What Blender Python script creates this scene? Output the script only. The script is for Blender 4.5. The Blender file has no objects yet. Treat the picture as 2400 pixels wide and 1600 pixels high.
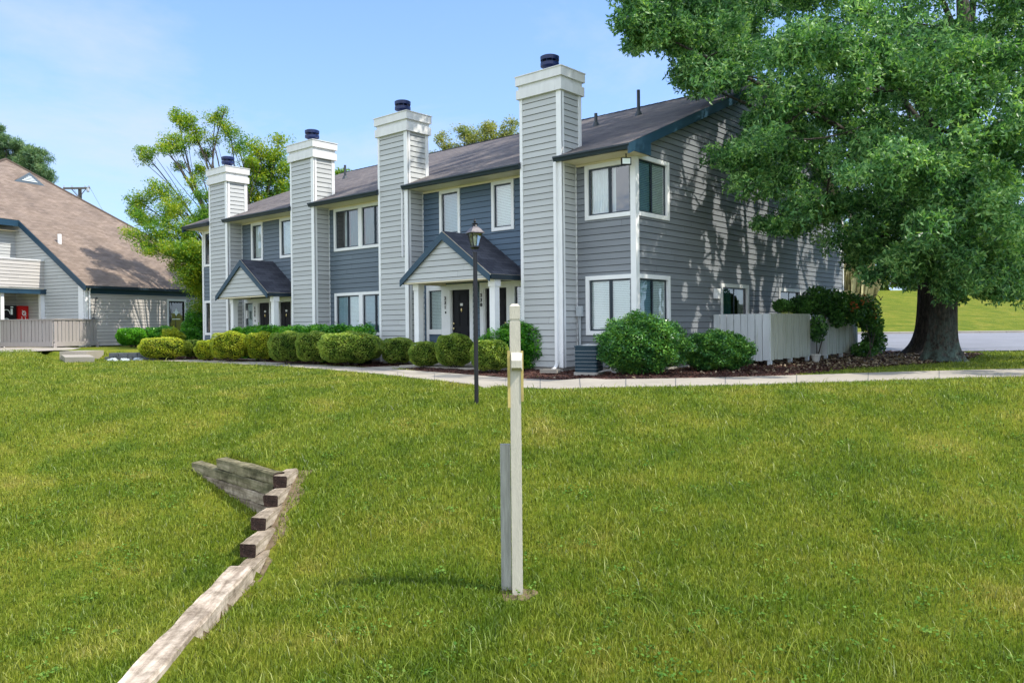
import bpy, math, random
import numpy as np
from mathutils import Vector, Matrix
random.seed(7); rng = np.random.default_rng(11)
D = bpy.data
scene = bpy.context.scene
COL = scene.collection

# ------------------------------------------------------------------ camera
RM = np.array([[0.753145, 0.657776, -0.010199], [-0.004086, -0.010826, -0.999933], [-0.657842, 0.753136, -0.005466]])
CP = np.array([9.858511, -15.691526, 0.0]); FOC = 1842.25; CYY = 771.92
cam_d = D.cameras.new('camera'); cam = D.objects.new('camera', cam_d); COL.objects.link(cam)
cam_d.sensor_width = 36; cam_d.lens = FOC * 36 / 2400; cam_d.shift_y = -(800 - CYY) / 2400
cam_d.clip_start = 0.1; cam_d.clip_end = 2000
m = Matrix.Identity(4)
for i in range(3):
    m[i][0] = RM[0][i]; m[i][1] = -RM[1][i]; m[i][2] = -RM[2][i]; m[i][3] = CP[i]
cam.matrix_world = m
scene.camera = cam
RH = np.array([0.753145, 0.657842]); FH = np.array([-0.657842, 0.753145])

def ray(x, y): return RM.T @ np.array([(x - 1200) / FOC, (y - CYY) / FOC, 1.0])
def at(x, y, d): return CP + d * ray(x, y)
def up(x, y, ax, val):
    d = ray(x, y); i = 'xyz'.index(ax); return CP + (val - CP[i]) / d[i] * d
def proj(P):
    v = (np.asarray(P) - CP) @ RM.T
    return 1200 + FOC * v[..., 0] / v[..., 2], CYY + FOC * v[..., 1] / v[..., 2], v[..., 2]

# ------------------------------------------------------------------ terrain
def sm(a, b, x):
    t = np.clip((x - a) / (b - a), 0, 1); return t * t * (3 - 2 * t)
PD = [0, 4, 5.2, 6.6, 8, 9.7, 11.2, 12.5, 13.6, 14.6, 16, 40]
PZ = [-2.55, -2.43, -2.38, -2.25, -2.02, -1.70, -1.43, -1.245, -1.165, -1.135, -1.13, -1.13]
_dd = np.linspace(0, 40, 801); _zz = np.interp(_dd, PD, PZ)
_k = np.hanning(21); _k /= _k.sum(); _zz = np.convolve(np.pad(_zz, 10, mode='edge'), _k, mode='valid')
def wall_r(d): return np.interp(d, [5.1, 7.7, 8.45, 9.4], [-2.42, -2.53, -2.74, -2.80])
TC = np.array([-2.80, 9.46]); TE = np.array([-4.55, 11.25]); TL = float(np.linalg.norm(TE - TC)); TA = (TE - TC) / TL; TN = np.array([-TA[1], TA[0]]) * (1 if TA[0] > 0 else -1)
def gh(x, y):
    x = np.asarray(x, float); y = np.asarray(y, float)
    r = (x - CP[0]) * RH[0] + (y - CP[1]) * RH[1]; d = (x - CP[0]) * FH[0] + (y - CP[1]) * FH[1]
    wr = wall_r(d); s_ = wr - r
    t = (r - TC[0]) * TA[0] + (d - TC[1]) * TA[1]; b = (r - TC[0]) * TN[0] + (d - TC[1]) * TN[1]
    # the lower lawn lies left of the stepped wall and in front of the back wall
    front = 1 - sm(-.02, .06, b) * (1 - sm(1.6, 2.9, t))
    left = np.where(d < 9.45, sm(-.03, .06, s_), sm(-.2, .2, t))
    left = left * sm(5.0, 8.5, d) + sm(0, 2.2, s_) * (1 - sm(5.0, 8.5, d))
    Lm = np.where(b < 0.06, left, front * sm(-.2, .2, t)) * (1 - sm(12.5, 21, d))
    sc_ = 1 + 0.165 * Lm
    z = sc_ * np.interp(d / sc_, _dd, _zz)
    tg = np.where(t < 1.62, -1.735, -1.735 - .14 * sm(1.62, 1.75, t)); z = z - np.maximum(z - tg, 0) * np.exp(-np.maximum(b, 0) / .75) * (b > -.02) * sm(-.8, -.1, t) * (1 - sm(2.4, 3.3, t))
    q_ = r / np.maximum(d, 1); tl = np.maximum(sm(20, 25, d) * sm(-.575, -.615, q_), sm(29.3, 30.3, d) * sm(-.43, -.48, q_) * (d < 60))
    z = z * (1 - tl) + (-0.78) * tl
    z = z - np.interp(d, [5, 5.6, 6.6, 7, 7.6, 7.94, 8.45, 8.9, 9.35, 9.75, 10.4], [.02, .09, .20, .27, .37, .36, .32, .26, .20, .13, 0]) * np.exp(-(np.clip(r - wr - .20, 0, 9) / 1.0) ** 2) * (s_ < .02)
    # parking area and far grassy hill, right of the building
    rr = sm(6, 11, r) 
    hill = np.interp(d, [27, 33, 47, 48.5, 60, 75, 90, 140], [-1.13, -1.13, -0.80, -0.66, 0.85, 2.95, 3.5, 3.5])
    z = z * (1 - rr) + np.maximum(z, hill) * rr
    return z
def G(x, y): return float(gh(x, y))
def atg(px, py):   # point of the ground seen at a photo pixel
    v = ray(px, py); lo = 3.0
    t = np.linspace(3, 120, 6000); P = CP + t[:, None] * v
    h = P[:, 2] - gh(P[:, 0], P[:, 1]); k = np.argmax(h < 0)
    return P[k] if h[k] < 0 else P[-1]

# ------------------------------------------------------------------ materials
def newmat(name):
    m = D.materials.new(name); m.use_nodes = True; nt = m.node_tree
    b = nt.nodes['Principled BSDF']; return m, nt, b
def N(nt, t, **kw):
    n = nt.nodes.new(t)
    for k, v in kw.items():
        if k.startswith('i_'): n.inputs[k[2:].replace('_', ' ')].default_value = v
        else: setattr(n, k, v)
    return n
def ramp(nt, stops):
    n = nt.nodes.new('ShaderNodeValToRGB'); e = n.color_ramp.elements
    while len(e) > 1: e.remove(e[-1])
    e[0].position = stops[0][0]; e[0].color = (*stops[0][1], 1)
    for p, c in stops[1:]:
        x = e.new(p); x.color = (*c, 1)
    return n
def sc(c, f): return tuple(min(1, v * f) for v in c)
def paint(name, col, rough=0.55, boards=0.0,  var=0.12, scale=1.3, stretch=(1, 1, 1), bump=0.0, fine=40, dirt=None, spec=0.35):
    m, nt, b = newmat(name); L = nt.links
    tc = N(nt, 'ShaderNodeTexCoord'); mp = N(nt, 'ShaderNodeMapping'); mp.inputs['Scale'].default_value = stretch
    L.new(tc.outputs['Object'], mp.inputs[0])
    n1 = N(nt, 'ShaderNodeTexNoise', i_Scale=scale, i_Detail=6.0, i_Roughness=0.6); L.new(mp.outputs[0], n1.inputs['Vector'])
    r = ramp(nt, [(0.3, sc(col, 1 - var)), (0.7, sc(col, 1 + var))]); L.new(n1.outputs['Fac'], r.inputs[0])
    out = r.outputs[0]
    n2 = N(nt, 'ShaderNodeTexNoise', i_Scale=float(fine), i_Detail=4.0); L.new(mp.outputs[0], n2.inputs['Vector'])
    if dirt:
        rd = ramp(nt, [(dirt[1], (0, 0, 0)), (dirt[1] + 0.18, (1, 1, 1))])
        n3 = N(nt, 'ShaderNodeTexNoise', i_Scale=dirt[2], i_Detail=8.0, i_Roughness=0.7); L.new(mp.outputs[0], n3.inputs['Vector'])
        L.new(n3.outputs['Fac'], rd.inputs[0])
        mx = N(nt, 'ShaderNodeMix', data_type='RGBA'); L.new(rd.outputs[0], mx.inputs[0]); L.new(out, mx.inputs[6]); mx.inputs[7].default_value = (*dirt[0], 1)
        out = mx.outputs[2]
    if boards:
        g_ = N(nt, 'ShaderNodeNewGeometry'); mr = N(nt, 'ShaderNodeMapRange'); mr.inputs[3].default_value = 1 - boards; mr.inputs[4].default_value = 1 + boards * .8; L.new(g_.outputs['Random Per Island'], mr.inputs[0])
        mm = N(nt, 'ShaderNodeMixRGB', blend_type='MULTIPLY'); mm.inputs[0].default_value = 1; L.new(out, mm.inputs[1]); L.new(mr.outputs[0], mm.inputs[2]); out = mm.outputs[0]
    L.new(out, b.inputs['Base Color']); b.inputs['Roughness'].default_value = rough
    b.inputs['Specular IOR Level'].default_value = spec
    if bump:
        bp = N(nt, 'ShaderNodeBump', i_Strength=bump, i_Distance=0.02); L.new(n2.outputs['Fac'], bp.inputs['Height']); L.new(bp.outputs[0], b.inputs['Normal'])
    return m
M = {}
M['light'] = paint('light_siding_paint', (0.44, 0.455, 0.445), boards=.07, var=0.05, scale=2.0, stretch=(0.4, 0.4, 3), bump=0.06, dirt=((0.40, 0.40, 0.37), 0.60, 1.2))
M['gray'] = paint('gray_siding_paint', (0.192, 0.210, 0.226), boards=.09, var=0.10, scale=1.5, stretch=(0.4, 0.4, 3), bump=0.08, dirt=((0.225, 0.225, 0.225), 0.60, 1.1))
M['blue'] = paint('blue_siding_paint', (0.080, 0.125, 0.175), boards=.07, var=0.10, scale=1.5, stretch=(0.4, 0.4, 3), bump=0.06)
M['slate'] = paint('slate_siding_paint', (0.115, 0.150, 0.180), boards=.07, var=0.10, scale=1.5, stretch=(0.4, 0.4, 3), bump=0.06)
M['tan'] = paint('clubhouse_siding_paint', (0.47, 0.445, 0.41), boards=.07, var=0.05, scale=2.0, stretch=(0.4, 0.4, 3), bump=0.06)
M['white'] = paint('white_trim_paint', (0.76, 0.77, 0.76), rough=0.45, var=0.05, scale=2.5, bump=0.03, dirt=((0.56, 0.56, 0.53), 0.64, 1.6))
M['cap'] = paint('chimney_cap_paint', (0.66, 0.665, 0.65), rough=0.5, var=0.08, scale=3, stretch=(2, 2, .4), bump=0.05, dirt=((0.44, 0.44, 0.42), 0.58, 2.0))
M['cream'] = paint('cream_soffit_paint', (0.78, 0.70, 0.52), rough=0.5, var=0.05)
M['navy'] = paint('dark_blue_fascia_paint', (0.020, 0.055, 0.090), rough=0.4, var=0.15, scale=2)
M['gutter'] = paint('gutter_paint', (0.016, 0.030, 0.042), rough=0.4, var=0.12, scale=2, spec=0.35)
M['black'] = paint('black_paint', (0.008, 0.008, 0.010), rough=0.5, var=0.2, spec=0.25)
M['door'] = paint('black_door_paint', (0.006, 0.006, 0.009), rough=0.5, var=0.2, spec=0.2)
M['metalblue'] = paint('flue_cap_metal', (0.008, 0.018, 0.075), rough=0.4, var=0.3, spec=0.4)
M['pipe'] = paint('dark_vent_pipe', (0.05, 0.06, 0.07), rough=0.5)
M['whitepipe'] = paint('white_pipe', (0.8, 0.8, 0.78), rough=0.4)
M['brass'] = paint('brass', (0.75, 0.6, 0.3), rough=0.25); M['brass'].node_tree.nodes['Principled BSDF'].inputs['Metallic'].default_value = 0.8
M['gap'] = paint('painted_shade_gap', (0.02, 0.02, 0.022), rough=1.0, spec=0.0)  # near-black groove backs paint in the shadow lines between boards
M['dark'] = paint('dark_interior', (0.02, 0.024, 0.028), rough=0.9)
M['sash'] = paint('dark_window_sash', (0.02, 0.035, 0.05), rough=0.35, spec=0.5)
M['blind'] = paint('white_blind', (0.86, 0.95, 0.93), rough=0.5, var=0.03)
M['blindblue'] = paint('tinted_blind', (0.30, 0.50, 0.58), rough=0.5, var=0.08)
M['curtain'] = paint('pale_curtain', (0.80, 0.86, 0.84), rough=0.8, var=0.12, scale=6, stretch=(3, 3, 0.25))
M['teal'] = paint('teal_curtain', (0.05, 0.20, 0.20), rough=0.8, var=0.3, scale=6, stretch=(3, 3, 0.25))
M['concrete'] = paint('pale_concrete', (0.33, 0.30, 0.25), rough=0.9, var=0.12, scale=1.2, bump=0.25, fine=30, dirt=((0.30, 0.27, 0.23), 0.56, 0.8))
M['asphalt'] = paint('gray_asphalt', (0.20, 0.205, 0.22), rough=0.9, var=0.10, scale=0.6, bump=0.2, fine=60, dirt=((0.17, 0.18, 0.19), 0.60, 0.4))  # gray base colour with slightly darker mottling
M['darkstone'] = paint('dark_stone', (0.10, 0.11, 0.12), rough=0.9, var=0.4, scale=5, bump=0.3)
M['block'] = paint('foundation_block', (0.40, 0.38, 0.34), rough=0.9, var=0.15, bump=0.2)
M['fencew'] = paint('pale_fence_paint', (0.56, 0.60, 0.60), rough=0.6, var=0.08, scale=2.5, stretch=(4, 4, .5), bump=0.06, dirt=((0.42, 0.45, 0.38), 0.56, 1.8))
M['fenceg'] = paint('weathered_fence_paint', (0.44, 0.46, 0.38), rough=0.7, var=0.16, scale=4, stretch=(4, 4, .35), bump=0.1, dirt=((0.26, 0.28, 0.20), 0.54, 2.2))
M['fencet'] = paint('taupe_fence_paint', (0.33, 0.30, 0.28), rough=0.6, var=0.08, scale=3, stretch=(3, 3, .5), bump=0.06)
M['ac'] = paint('air_conditioner_paint', (0.020, 0.055, 0.080), rough=0.5, var=0.12, spec=0.3)
M['galv'] = paint('galvanised_metal', (0.42, 0.46, 0.48), rough=0.35, var=0.1); 
M['postp'] = paint('weathered_post_paint', (0.50, 0.47, 0.38), rough=0.7, var=0.08, scale=6, stretch=(6, 6, 1.0), bump=0.25, fine=30, dirt=((0.34, 0.32, 0.24), 0.58, 2.0))
M['postg'] = paint('gray_stub_wood', (0.33, 0.335, 0.30), rough=0.85, var=0.25, scale=10, stretch=(5, 5, .35), bump=0.5, fine=30)
M['boxy'] = paint('yellowed_box_wood', (0.45, 0.36, 0.12), rough=0.7, var=0.3, scale=6)
M['red'] = paint('red_vending_paint', (0.55, 0.012, 0.012), rough=0.35, var=0.05)
M['rock'] = paint('pale_rock', (0.42, 0.47, 0.50), rough=0.85, var=0.25, scale=5, bump=0.4, fine=12)
M['pole'] = paint('utility_pole_wood', (0.12, 0.11, 0.095), rough=0.9, var=0.2, scale=6, stretch=(3, 3, .3))
M['terracotta'] = paint('pale_pot', (0.45, 0.44, 0.40), rough=0.8)
M['lampblack'] = paint('lamp_black', (0.014, 0.014, 0.018), rough=0.35, var=0.3, spec=0.35, dirt=((0.22, 0.2, 0.2), 0.74, 30))
M['lamptop'] = paint('worn_lamp_roof', (0.13, 0.115, 0.12), rough=0.5, var=0.35, scale=14)

def bark(name, c0, c1, lichen=None):
    m, nt, b = newmat(name); L = nt.links
    tc = N(nt, 'ShaderNodeTexCoord'); mp = N(nt, 'ShaderNodeMapping'); mp.inputs['Scale'].default_value = (1, 1, 0.22)
    L.new(tc.outputs['Object'], mp.inputs[0])
    v = N(nt, 'ShaderNodeTexVoronoi', feature='DISTANCE_TO_EDGE', i_Scale=11.0); 
    n = N(nt, 'ShaderNodeTexNoise', i_Scale=9.0, i_Detail=8.0, i_Roughness=0.7); L.new(mp.outputs[0], n.inputs['Vector'])
    ad = N(nt, 'ShaderNodeMixRGB', blend_type='ADD'); ad.inputs[0].default_value = 0.25; L.new(mp.outputs[0], ad.inputs[1]); L.new(n.outputs['Color'], ad.inputs[2]); L.new(ad.outputs[0], v.inputs['Vector'])
    r = ramp(nt, [(0.0, sc(c0, .35)), (0.06, c0), (0.22, c1)]); L.new(v.outputs['Distance'], r.inputs[0])
    out = r.outputs[0]
    if lichen:
        sx = N(nt, 'ShaderNodeSeparateXYZ'); L.new(tc.outputs['Object'], sx.inputs[0])
        mr = N(nt, 'ShaderNodeMapRange'); mr.inputs[1].default_value = 1.7; mr.inputs[2].default_value = 0.2; L.new(sx.outputs['Z'], mr.inputs[0])
        n3 = N(nt, 'ShaderNodeTexNoise', i_Scale=5.0, i_Detail=9.0, i_Roughness=0.8); L.new(tc.outputs['Object'], n3.inputs['Vector'])
        r3 = ramp(nt, [(0.42, (0, 0, 0)), (0.56, (1, 1, 1))]); L.new(n3.outputs['Fac'], r3.inputs[0])
        mu = N(nt, 'ShaderNodeMath', operation='MULTIPLY'); L.new(mr.outputs[0], mu.inputs[0]); L.new(r3.outputs[0], mu.inputs[1])
        mx = N(nt, 'ShaderNodeMix', data_type='RGBA'); L.new(mu.outputs[0], mx.inputs[0]); L.new(out, mx.inputs[6]); mx.inputs[7].default_value = (*lichen, 1); out = mx.outputs[2]
    L.new(out, b.inputs['Base Color']); b.inputs['Roughness'].default_value = 0.95
    bp = N(nt, 'ShaderNodeBump', i_Strength=1.0, i_Distance=0.08); L.new(v.outputs['Distance'], bp.inputs['Height']); L.new(bp.outputs[0], b.inputs['Normal'])
    return m
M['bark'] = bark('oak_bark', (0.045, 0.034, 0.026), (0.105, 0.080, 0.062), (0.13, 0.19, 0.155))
M['bark2'] = bark('shaded_oak_bark', (0.020, 0.015, 0.012), (0.052, 0.040, 0.032))  # shade on the second trunk put into a darker copy of the bark
M['barkd'] = bark('branch_bark', (0.075, 0.066, 0.055), (0.125, 0.112, 0.095))
M['twig'] = paint('twig_wood', (0.09, 0.075, 0.06), rough=0.9)

def leafmat(name, cols, scale=1.2, trans=0.35, rough=0.45, spec=0.4, fine=True, scale2=25.0):
    """cols: dark, mid, light leaf greens mixed in clumps and from leaf to leaf."""
    m, nt, b = newmat(name); L = nt.links
    geo = N(nt, 'ShaderNodeNewGeometry')
    n = N(nt, 'ShaderNodeTexNoise', i_Scale=scale, i_Detail=3.0, i_Roughness=0.6); L.new(geo.outputs['Position'], n.inputs['Vector'])
    n2 = N(nt, 'ShaderNodeTexWhiteNoise', noise_dimensions='1D'); L.new(geo.outputs['Random Per Island'], n2.inputs['W'])
    ma = N(nt, 'ShaderNodeMath', operation='MULTIPLY_ADD'); L.new(n2.outputs['Value'], ma.inputs[0]); ma.inputs[1].default_value = 0.42
    sb = N(nt, 'ShaderNodeMath', operation='SUBTRACT'); L.new(n.outputs['Fac'], sb.inputs[0]); sb.inputs[1].default_value = 0.21; L.new(sb.outputs[0], ma.inputs[2])
    k = len(cols); r = ramp(nt, [(0.28 + 0.44 * i / (k - 1), c) for i, c in enumerate(cols)]); L.new(ma.outputs[0], r.inputs[0])
    L.new(r.outputs[0], b.inputs['Base Color']); b.inputs['Roughness'].default_value = rough; b.inputs['Specular IOR Level'].default_value = spec
    tr = N(nt, 'ShaderNodeBsdfTranslucent'); 
    hs = N(nt, 'ShaderNodeMixRGB', blend_type='MULTIPLY'); hs.inputs[0].default_value = 1; L.new(r.outputs[0], hs.inputs[1]); hs.inputs[2].default_value = (1.5, 1.5, 0.6, 1)
    L.new(hs.outputs[0], tr.inputs['Color'])
    mx = N(nt, 'ShaderNodeMixShader'); mx.inputs[0].default_value = trans
    L.new(b.outputs[0], mx.inputs[1]); L.new(tr.outputs[0], mx.inputs[2]); L.new(mx.outputs[0], nt.nodes['Material Output'].inputs[0])
    return m
M['oakleaf'] = leafmat('oak_leaves', [(0.026, 0.085, 0.032), (0.070, 0.200, 0.066), (0.160, 0.340, 0.115), (0.33, 0.52, 0.20)], 1.4, 0.38, 0.42, 0.4)
M['locust'] = leafmat('locust_leaves', [(0.060, 0.180, 0.030), (0.170, 0.310, 0.030), (0.380, 0.420, 0.028)], 0.8, 0.45)
M['treeD'] = leafmat('pale_tree_leaves', [(0.12, 0.18, 0.05), (0.25, 0.29, 0.08), (0.38, 0.38, 0.12)], 1.0, 0.4)
M['pine'] = leafmat('pine_needles', [(0.05, 0.13, 0.065), (0.12, 0.22, 0.10), (0.24, 0.34, 0.15)], 1.2, 0.3)
M['farleaf'] = leafmat('background_leaves', [(0.035, 0.085, 0.020), (0.10, 0.17, 0.025), (0.20, 0.25, 0.03)], 0.5, 0.4)
M['boxy_y'] = leafmat('yellow_boxwood', [(0.13, 0.23, 0.020), (0.37, 0.45, 0.040), (0.64, 0.64, 0.065)], 4.0, 0.3, 0.4, 0.45)
M['boxy_g'] = leafmat('green_boxwood', [(0.080, 0.170, 0.028), (0.250, 0.380, 0.062), (0.500, 0.580, 0.130)], 4.0, 0.3, 0.4, 0.45)
M['hedge'] = leafmat('hedge_leaves', [(0.030, 0.140, 0.020), (0.085, 0.320, 0.028), (0.220, 0.500, 0.045)], 2.5, 0.3, 0.3, 0.6)
M['holly'] = leafmat('glossy_dark_leaves', [(0.030, 0.115, 0.034), (0.080, 0.245, 0.050), (0.220, 0.430, 0.065)], 2.5, 0.2, 0.32, 0.55)
M['weed'] = leafmat('weed_leaves', [(0.05, 0.13, 0.02), (0.10, 0.20, 0.03), (0.16, 0.27, 0.05)], 2.0, 0.2, 0.8, 0.1)
M['vine'] = leafmat('vine_leaves', [(0.025, 0.085, 0.025), (0.065, 0.18, 0.040), (0.14, 0.30, 0.065)], 2.0, 0.25, 0.35)
M['flower'] = paint('orange_red_flowers', (0.60, 0.16, 0.05), rough=0.6, var=0.3)
M['reed'] = paint('dry_reeds', (0.42, 0.38, 0.20), rough=0.8, var=0.25, scale=3)
M['core'] = paint('bush_inner_core', (0.012, 0.020, 0.008), rough=1.0, var=0.3, spec=0.0)  # near-black solid filling the inside of each leaf shell
M['litter'] = leafmat('fallen_leaves', [(0.07, 0.045, 0.03), (0.20, 0.145, 0.09), (0.42, 0.34, 0.23)], 2.0, 0.1)
M['chips'] = leafmat('mulch_chips', [(0.022, 0.010, 0.008), (0.070, 0.028, 0.020), (0.130, 0.060, 0.042)], 1.5, 0.0, 0.8, 0.2)

def grassmat(name, blades):
    m, nt, b = newmat(name); L = nt.links
    geo = N(nt, 'ShaderNodeNewGeometry')
    n = N(nt, 'ShaderNodeTexNoise', i_Scale=0.8, i_Detail=8.0, i_Roughness=0.72); L.new(geo.outputs['Position'], n.inputs['Vector'])
    r = ramp(nt, [(0.28, (0.100, 0.184, 0.012)), (0.43, (0.176, 0.256, 0.018)), (0.56, (0.260, 0.312, 0.028)), (0.70, (0.380, 0.365, 0.062))]); L.new(n.outputs['Fac'], r.inputs[0])
    out = r.outputs[0]
    if blades:
        wn = N(nt, 'ShaderNodeTexWhiteNoise', noise_dimensions='1D'); L.new(geo.outputs['Random Per Island'], wn.inputs['W'])
        r2 = ramp(nt, [(0.0, (0.30, 0.36, 0.30)), (0.42, (0.97, 0.99, 0.95)), (0.86, (1.35, 1.28, 1.4)), (0.95, (1.75, 1.5, 3.0))]); L.new(wn.outputs['Value'], r2.inputs[0])
        mu = N(nt, 'ShaderNodeMixRGB', blend_type='MULTIPLY'); mu.inputs[0].default_value = 1; L.new(out, mu.inputs[1]); L.new(r2.outputs[0], mu.inputs[2]); out = mu.outputs[0]
        tr = N(nt, 'ShaderNodeBsdfTranslucent'); L.new(out, tr.inputs['Color'])
        mx = N(nt, 'ShaderNodeMixShader'); mx.inputs[0].default_value = 0.45
        L.new(b.outputs[0], mx.inputs[1]); L.new(tr.outputs[0], mx.inputs[2]); L.new(mx.outputs[0], nt.nodes['Material Output'].inputs[0])
        b.inputs['Roughness'].default_value = 0.45
    else:
        n2 = N(nt, 'ShaderNodeTexNoise', i_Scale=28.0, i_Detail=6.0, i_Roughness=0.7); L.new(geo.outputs['Position'], n2.inputs['Vector'])
        r2 = ramp(nt, [(0.3, (0.30, 0.28, 0.30)), (0.7, (0.85, 0.8, 0.85))]); L.new(n2.outputs['Fac'], r2.inputs[0])
        mu = N(nt, 'ShaderNodeMixRGB', blend_type='MULTIPLY'); mu.inputs[0].default_value = 1; L.new(out, mu.inputs[1]); L.new(r2.outputs[0], mu.inputs[2]); out = mu.outputs[0]
        bp = N(nt, 'ShaderNodeBump', i_Strength=0.8, i_Distance=0.05); L.new(n2.outputs['Fac'], bp.inputs['Height']); L.new(bp.outputs[0], b.inputs['Normal'])
        b.inputs['Roughness'].default_value = 0.9; b.inputs['Specular IOR Level'].default_value = 0.1
    L.new(out, b.inputs['Base Color']); return m
M['ground'] = grassmat('lawn_ground', False); M['grass'] = grassmat('grass_blades', True)
def mulchmat():
    m, nt, b = newmat('mulch'); L = nt.links
    geo = N(nt, 'ShaderNodeNewGeometry')
    v = N(nt, 'ShaderNodeTexVoronoi', i_Scale=32.0); L.new(geo.outputs['Position'], v.inputs['Vector'])
    r = ramp(nt, [(0.0, (0.025, 0.010, 0.008)), (0.6, (0.075, 0.030, 0.022)), (1.0, (0.13, 0.06, 0.045))]); L.new(v.outputs['Color'], r.inputs[0])
    L.new(r.outputs[0], b.inputs['Base Color']); b.inputs['Roughness'].default_value = 0.95
    bp = N(nt, 'ShaderNodeBump', i_Strength=1.0, i_Distance=0.03); L.new(v.outputs['Distance'], bp.inputs['Height']); L.new(bp.outputs[0], b.inputs['Normal']); return m
M['mulch'] = mulchmat()
def shingle(name, c0, c1, c2):
    m, nt, b = newmat(name); L = nt.links
    uv = N(nt, 'ShaderNodeUVMap'); br = N(nt, 'ShaderNodeTexBrick', i_Scale=1.0, i_Mortar_Size=0.006, i_Mortar_Smooth=0.3, i_Bias=0.0, i_Brick_Width=0.30, i_Row_Height=0.14)
    L.new(uv.outputs[0], br.inputs['Vector']); br.inputs['Color1'].default_value = (*c0, 1); br.inputs['Color2'].default_value = (*c1, 1); br.inputs['Mortar'].default_value = (*sc(c0, .55), 1)
    n = N(nt, 'ShaderNodeTexNoise', i_Scale=0.9, i_Detail=8.0, i_Roughness=0.75); L.new(uv.outputs[0], n.inputs['Vector'])
    r = ramp(nt, [(0.35, (0.75, 0.75, 0.78)), (0.65, c2)]); L.new(n.outputs['Fac'], r.inputs[0])
    n4 = N(nt, 'ShaderNodeTexNoise', i_Scale=45.0, i_Detail=3.0); L.new(uv.outputs[0], n4.inputs['Vector'])
    mu = N(nt, 'ShaderNodeMixRGB', blend_type='MULTIPLY'); mu.inputs[0].default_value = 1; L.new(br.outputs['Color'], mu.inputs[1]); L.new(r.outputs[0], mu.inputs[2])
    L.new(mu.outputs[0], b.inputs['Base Color']); b.inputs['Roughness'].default_value = 0.85; b.inputs['Specular IOR Level'].default_value = 0.2
    ad = N(nt, 'ShaderNodeMath', operation='ADD'); L.new(br.outputs['Fac'], ad.inputs[0]); L.new(n4.outputs['Fac'], ad.inputs[1])
    bp = N(nt, 'ShaderNodeBump', i_Strength=0.6, i_Distance=0.012, invert=True); L.new(ad.outputs[0], bp.inputs['Height']); L.new(bp.outputs[0], b.inputs['Normal']); return m
M['roof'] = shingle('brown_shingles', (0.112, 0.102, 0.100), (0.172, 0.155, 0.146), (1.2, 1.15, 1.1))
M['roof2'] = shingle('clubhouse_shingles', (0.185, 0.142, 0.106), (0.262, 0.205, 0.158), (1.12, 1.1, 1.1))
M['roof3'] = shingle('dark_porch_shingles', (0.034, 0.038, 0.052), (0.066, 0.072, 0.090), (1.2, 1.2, 1.2))
def glassmat(name, tint=(1, 1, 1), refl=1.0):
    m = D.materials.new(name); m.use_nodes = True; nt = m.node_tree; nt.nodes.clear(); L = nt.links
    o = N(nt, 'ShaderNodeOutputMaterial'); t = N(nt, 'ShaderNodeBsdfTransparent'); t.inputs[0].default_value = (*tint, 1)
    g = N(nt, 'ShaderNodeBsdfGlossy'); g.inputs['Roughness'].default_value = 0.02; nn = N(nt, 'ShaderNodeTexNoise', i_Scale=2.2, i_Detail=2.0); bp = N(nt, 'ShaderNodeBump', i_Strength=0.12, i_Distance=0.05); L.new(nn.outputs['Fac'], bp.inputs['Height']); L.new(bp.outputs[0], g.inputs['Normal'])
    f = N(nt, 'ShaderNodeFresnel', i_IOR=1.5); ma = N(nt, 'ShaderNodeMath', operation='MULTIPLY_ADD'); L.new(f.outputs[0], ma.inputs[0]); ma.inputs[1].default_value = 1.6 * refl; ma.inputs[2].default_value = 0.12 * refl
    mx = N(nt, 'ShaderNodeMixShader'); L.new(ma.outputs[0], mx.inputs[0]); L.new(t.outputs[0], mx.inputs[1]); L.new(g.outputs[0], mx.inputs[2]); L.new(mx.outputs[0], o.inputs[0]); return m
M['glass'] = glassmat('window_glass', (0.95, 1.0, 1.0)); M['glasst'] = glassmat('tinted_glass', (0.45, 0.70, 0.72))
M['lampglass'] = glassmat('lamp_glass', (0.92, 0.92, 0.90), 1.0)
def woodmat(name, c0, c1, c2, s=14):
    m, nt, b = newmat(name); L = nt.links
    tc = N(nt, 'ShaderNodeTexCoord'); mp = N(nt, 'ShaderNodeMapping'); mp.inputs['Scale'].default_value = (0.9, s, s); L.new(tc.outputs['Object'], mp.inputs[0])
    n = N(nt, 'ShaderNodeTexNoise', i_Scale=1.0, i_Detail=9.0, i_Roughness=0.7, i_Distortion=0.6); L.new(mp.outputs[0], n.inputs['Vector'])
    r = ramp(nt, [(0.30, c0), (0.5, c1), (0.68, c2)]); L.new(n.outputs['Fac'], r.inputs[0])
    n2 = N(nt, 'ShaderNodeTexNoise', i_Scale=4.5, i_Detail=8.0, i_Roughness=0.75); L.new(tc.outputs['Object'], n2.inputs['Vector'])
    r2 = ramp(nt, [(0.36, (0.38, 0.35, 0.32)), (0.6, (1.05, 1.0, 1.0))]); L.new(n2.outputs['Fac'], r2.inputs[0])
    mu = N(nt, 'ShaderNodeMixRGB', blend_type='MULTIPLY'); mu.inputs[0].default_value = 1; L.new(r.outputs[0], mu.inputs[1]); L.new(r2.outputs[0], mu.inputs[2])
    L.new(mu.outputs[0], b.inputs['Base Color']); b.inputs['Roughness'].default_value = 0.9; b.inputs['Specular IOR Level'].default_value = 0.15
    bp = N(nt, 'ShaderNodeBump', i_Strength=0.7, i_Distance=0.02); L.new(n.outputs['Fac'], bp.inputs['Height']); L.new(bp.outputs[0], b.inputs['Normal']); return m
M['tie'] = woodmat('weathered_timber', (0.11, 0.088, 0.060), (0.32, 0.275, 0.20), (0.50, 0.45, 0.355))
M['tiepale'] = woodmat('bleached_timber', (0.20, 0.155, 0.11), (0.52, 0.455, 0.35), (0.70, 0.635, 0.52), 9)
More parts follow.
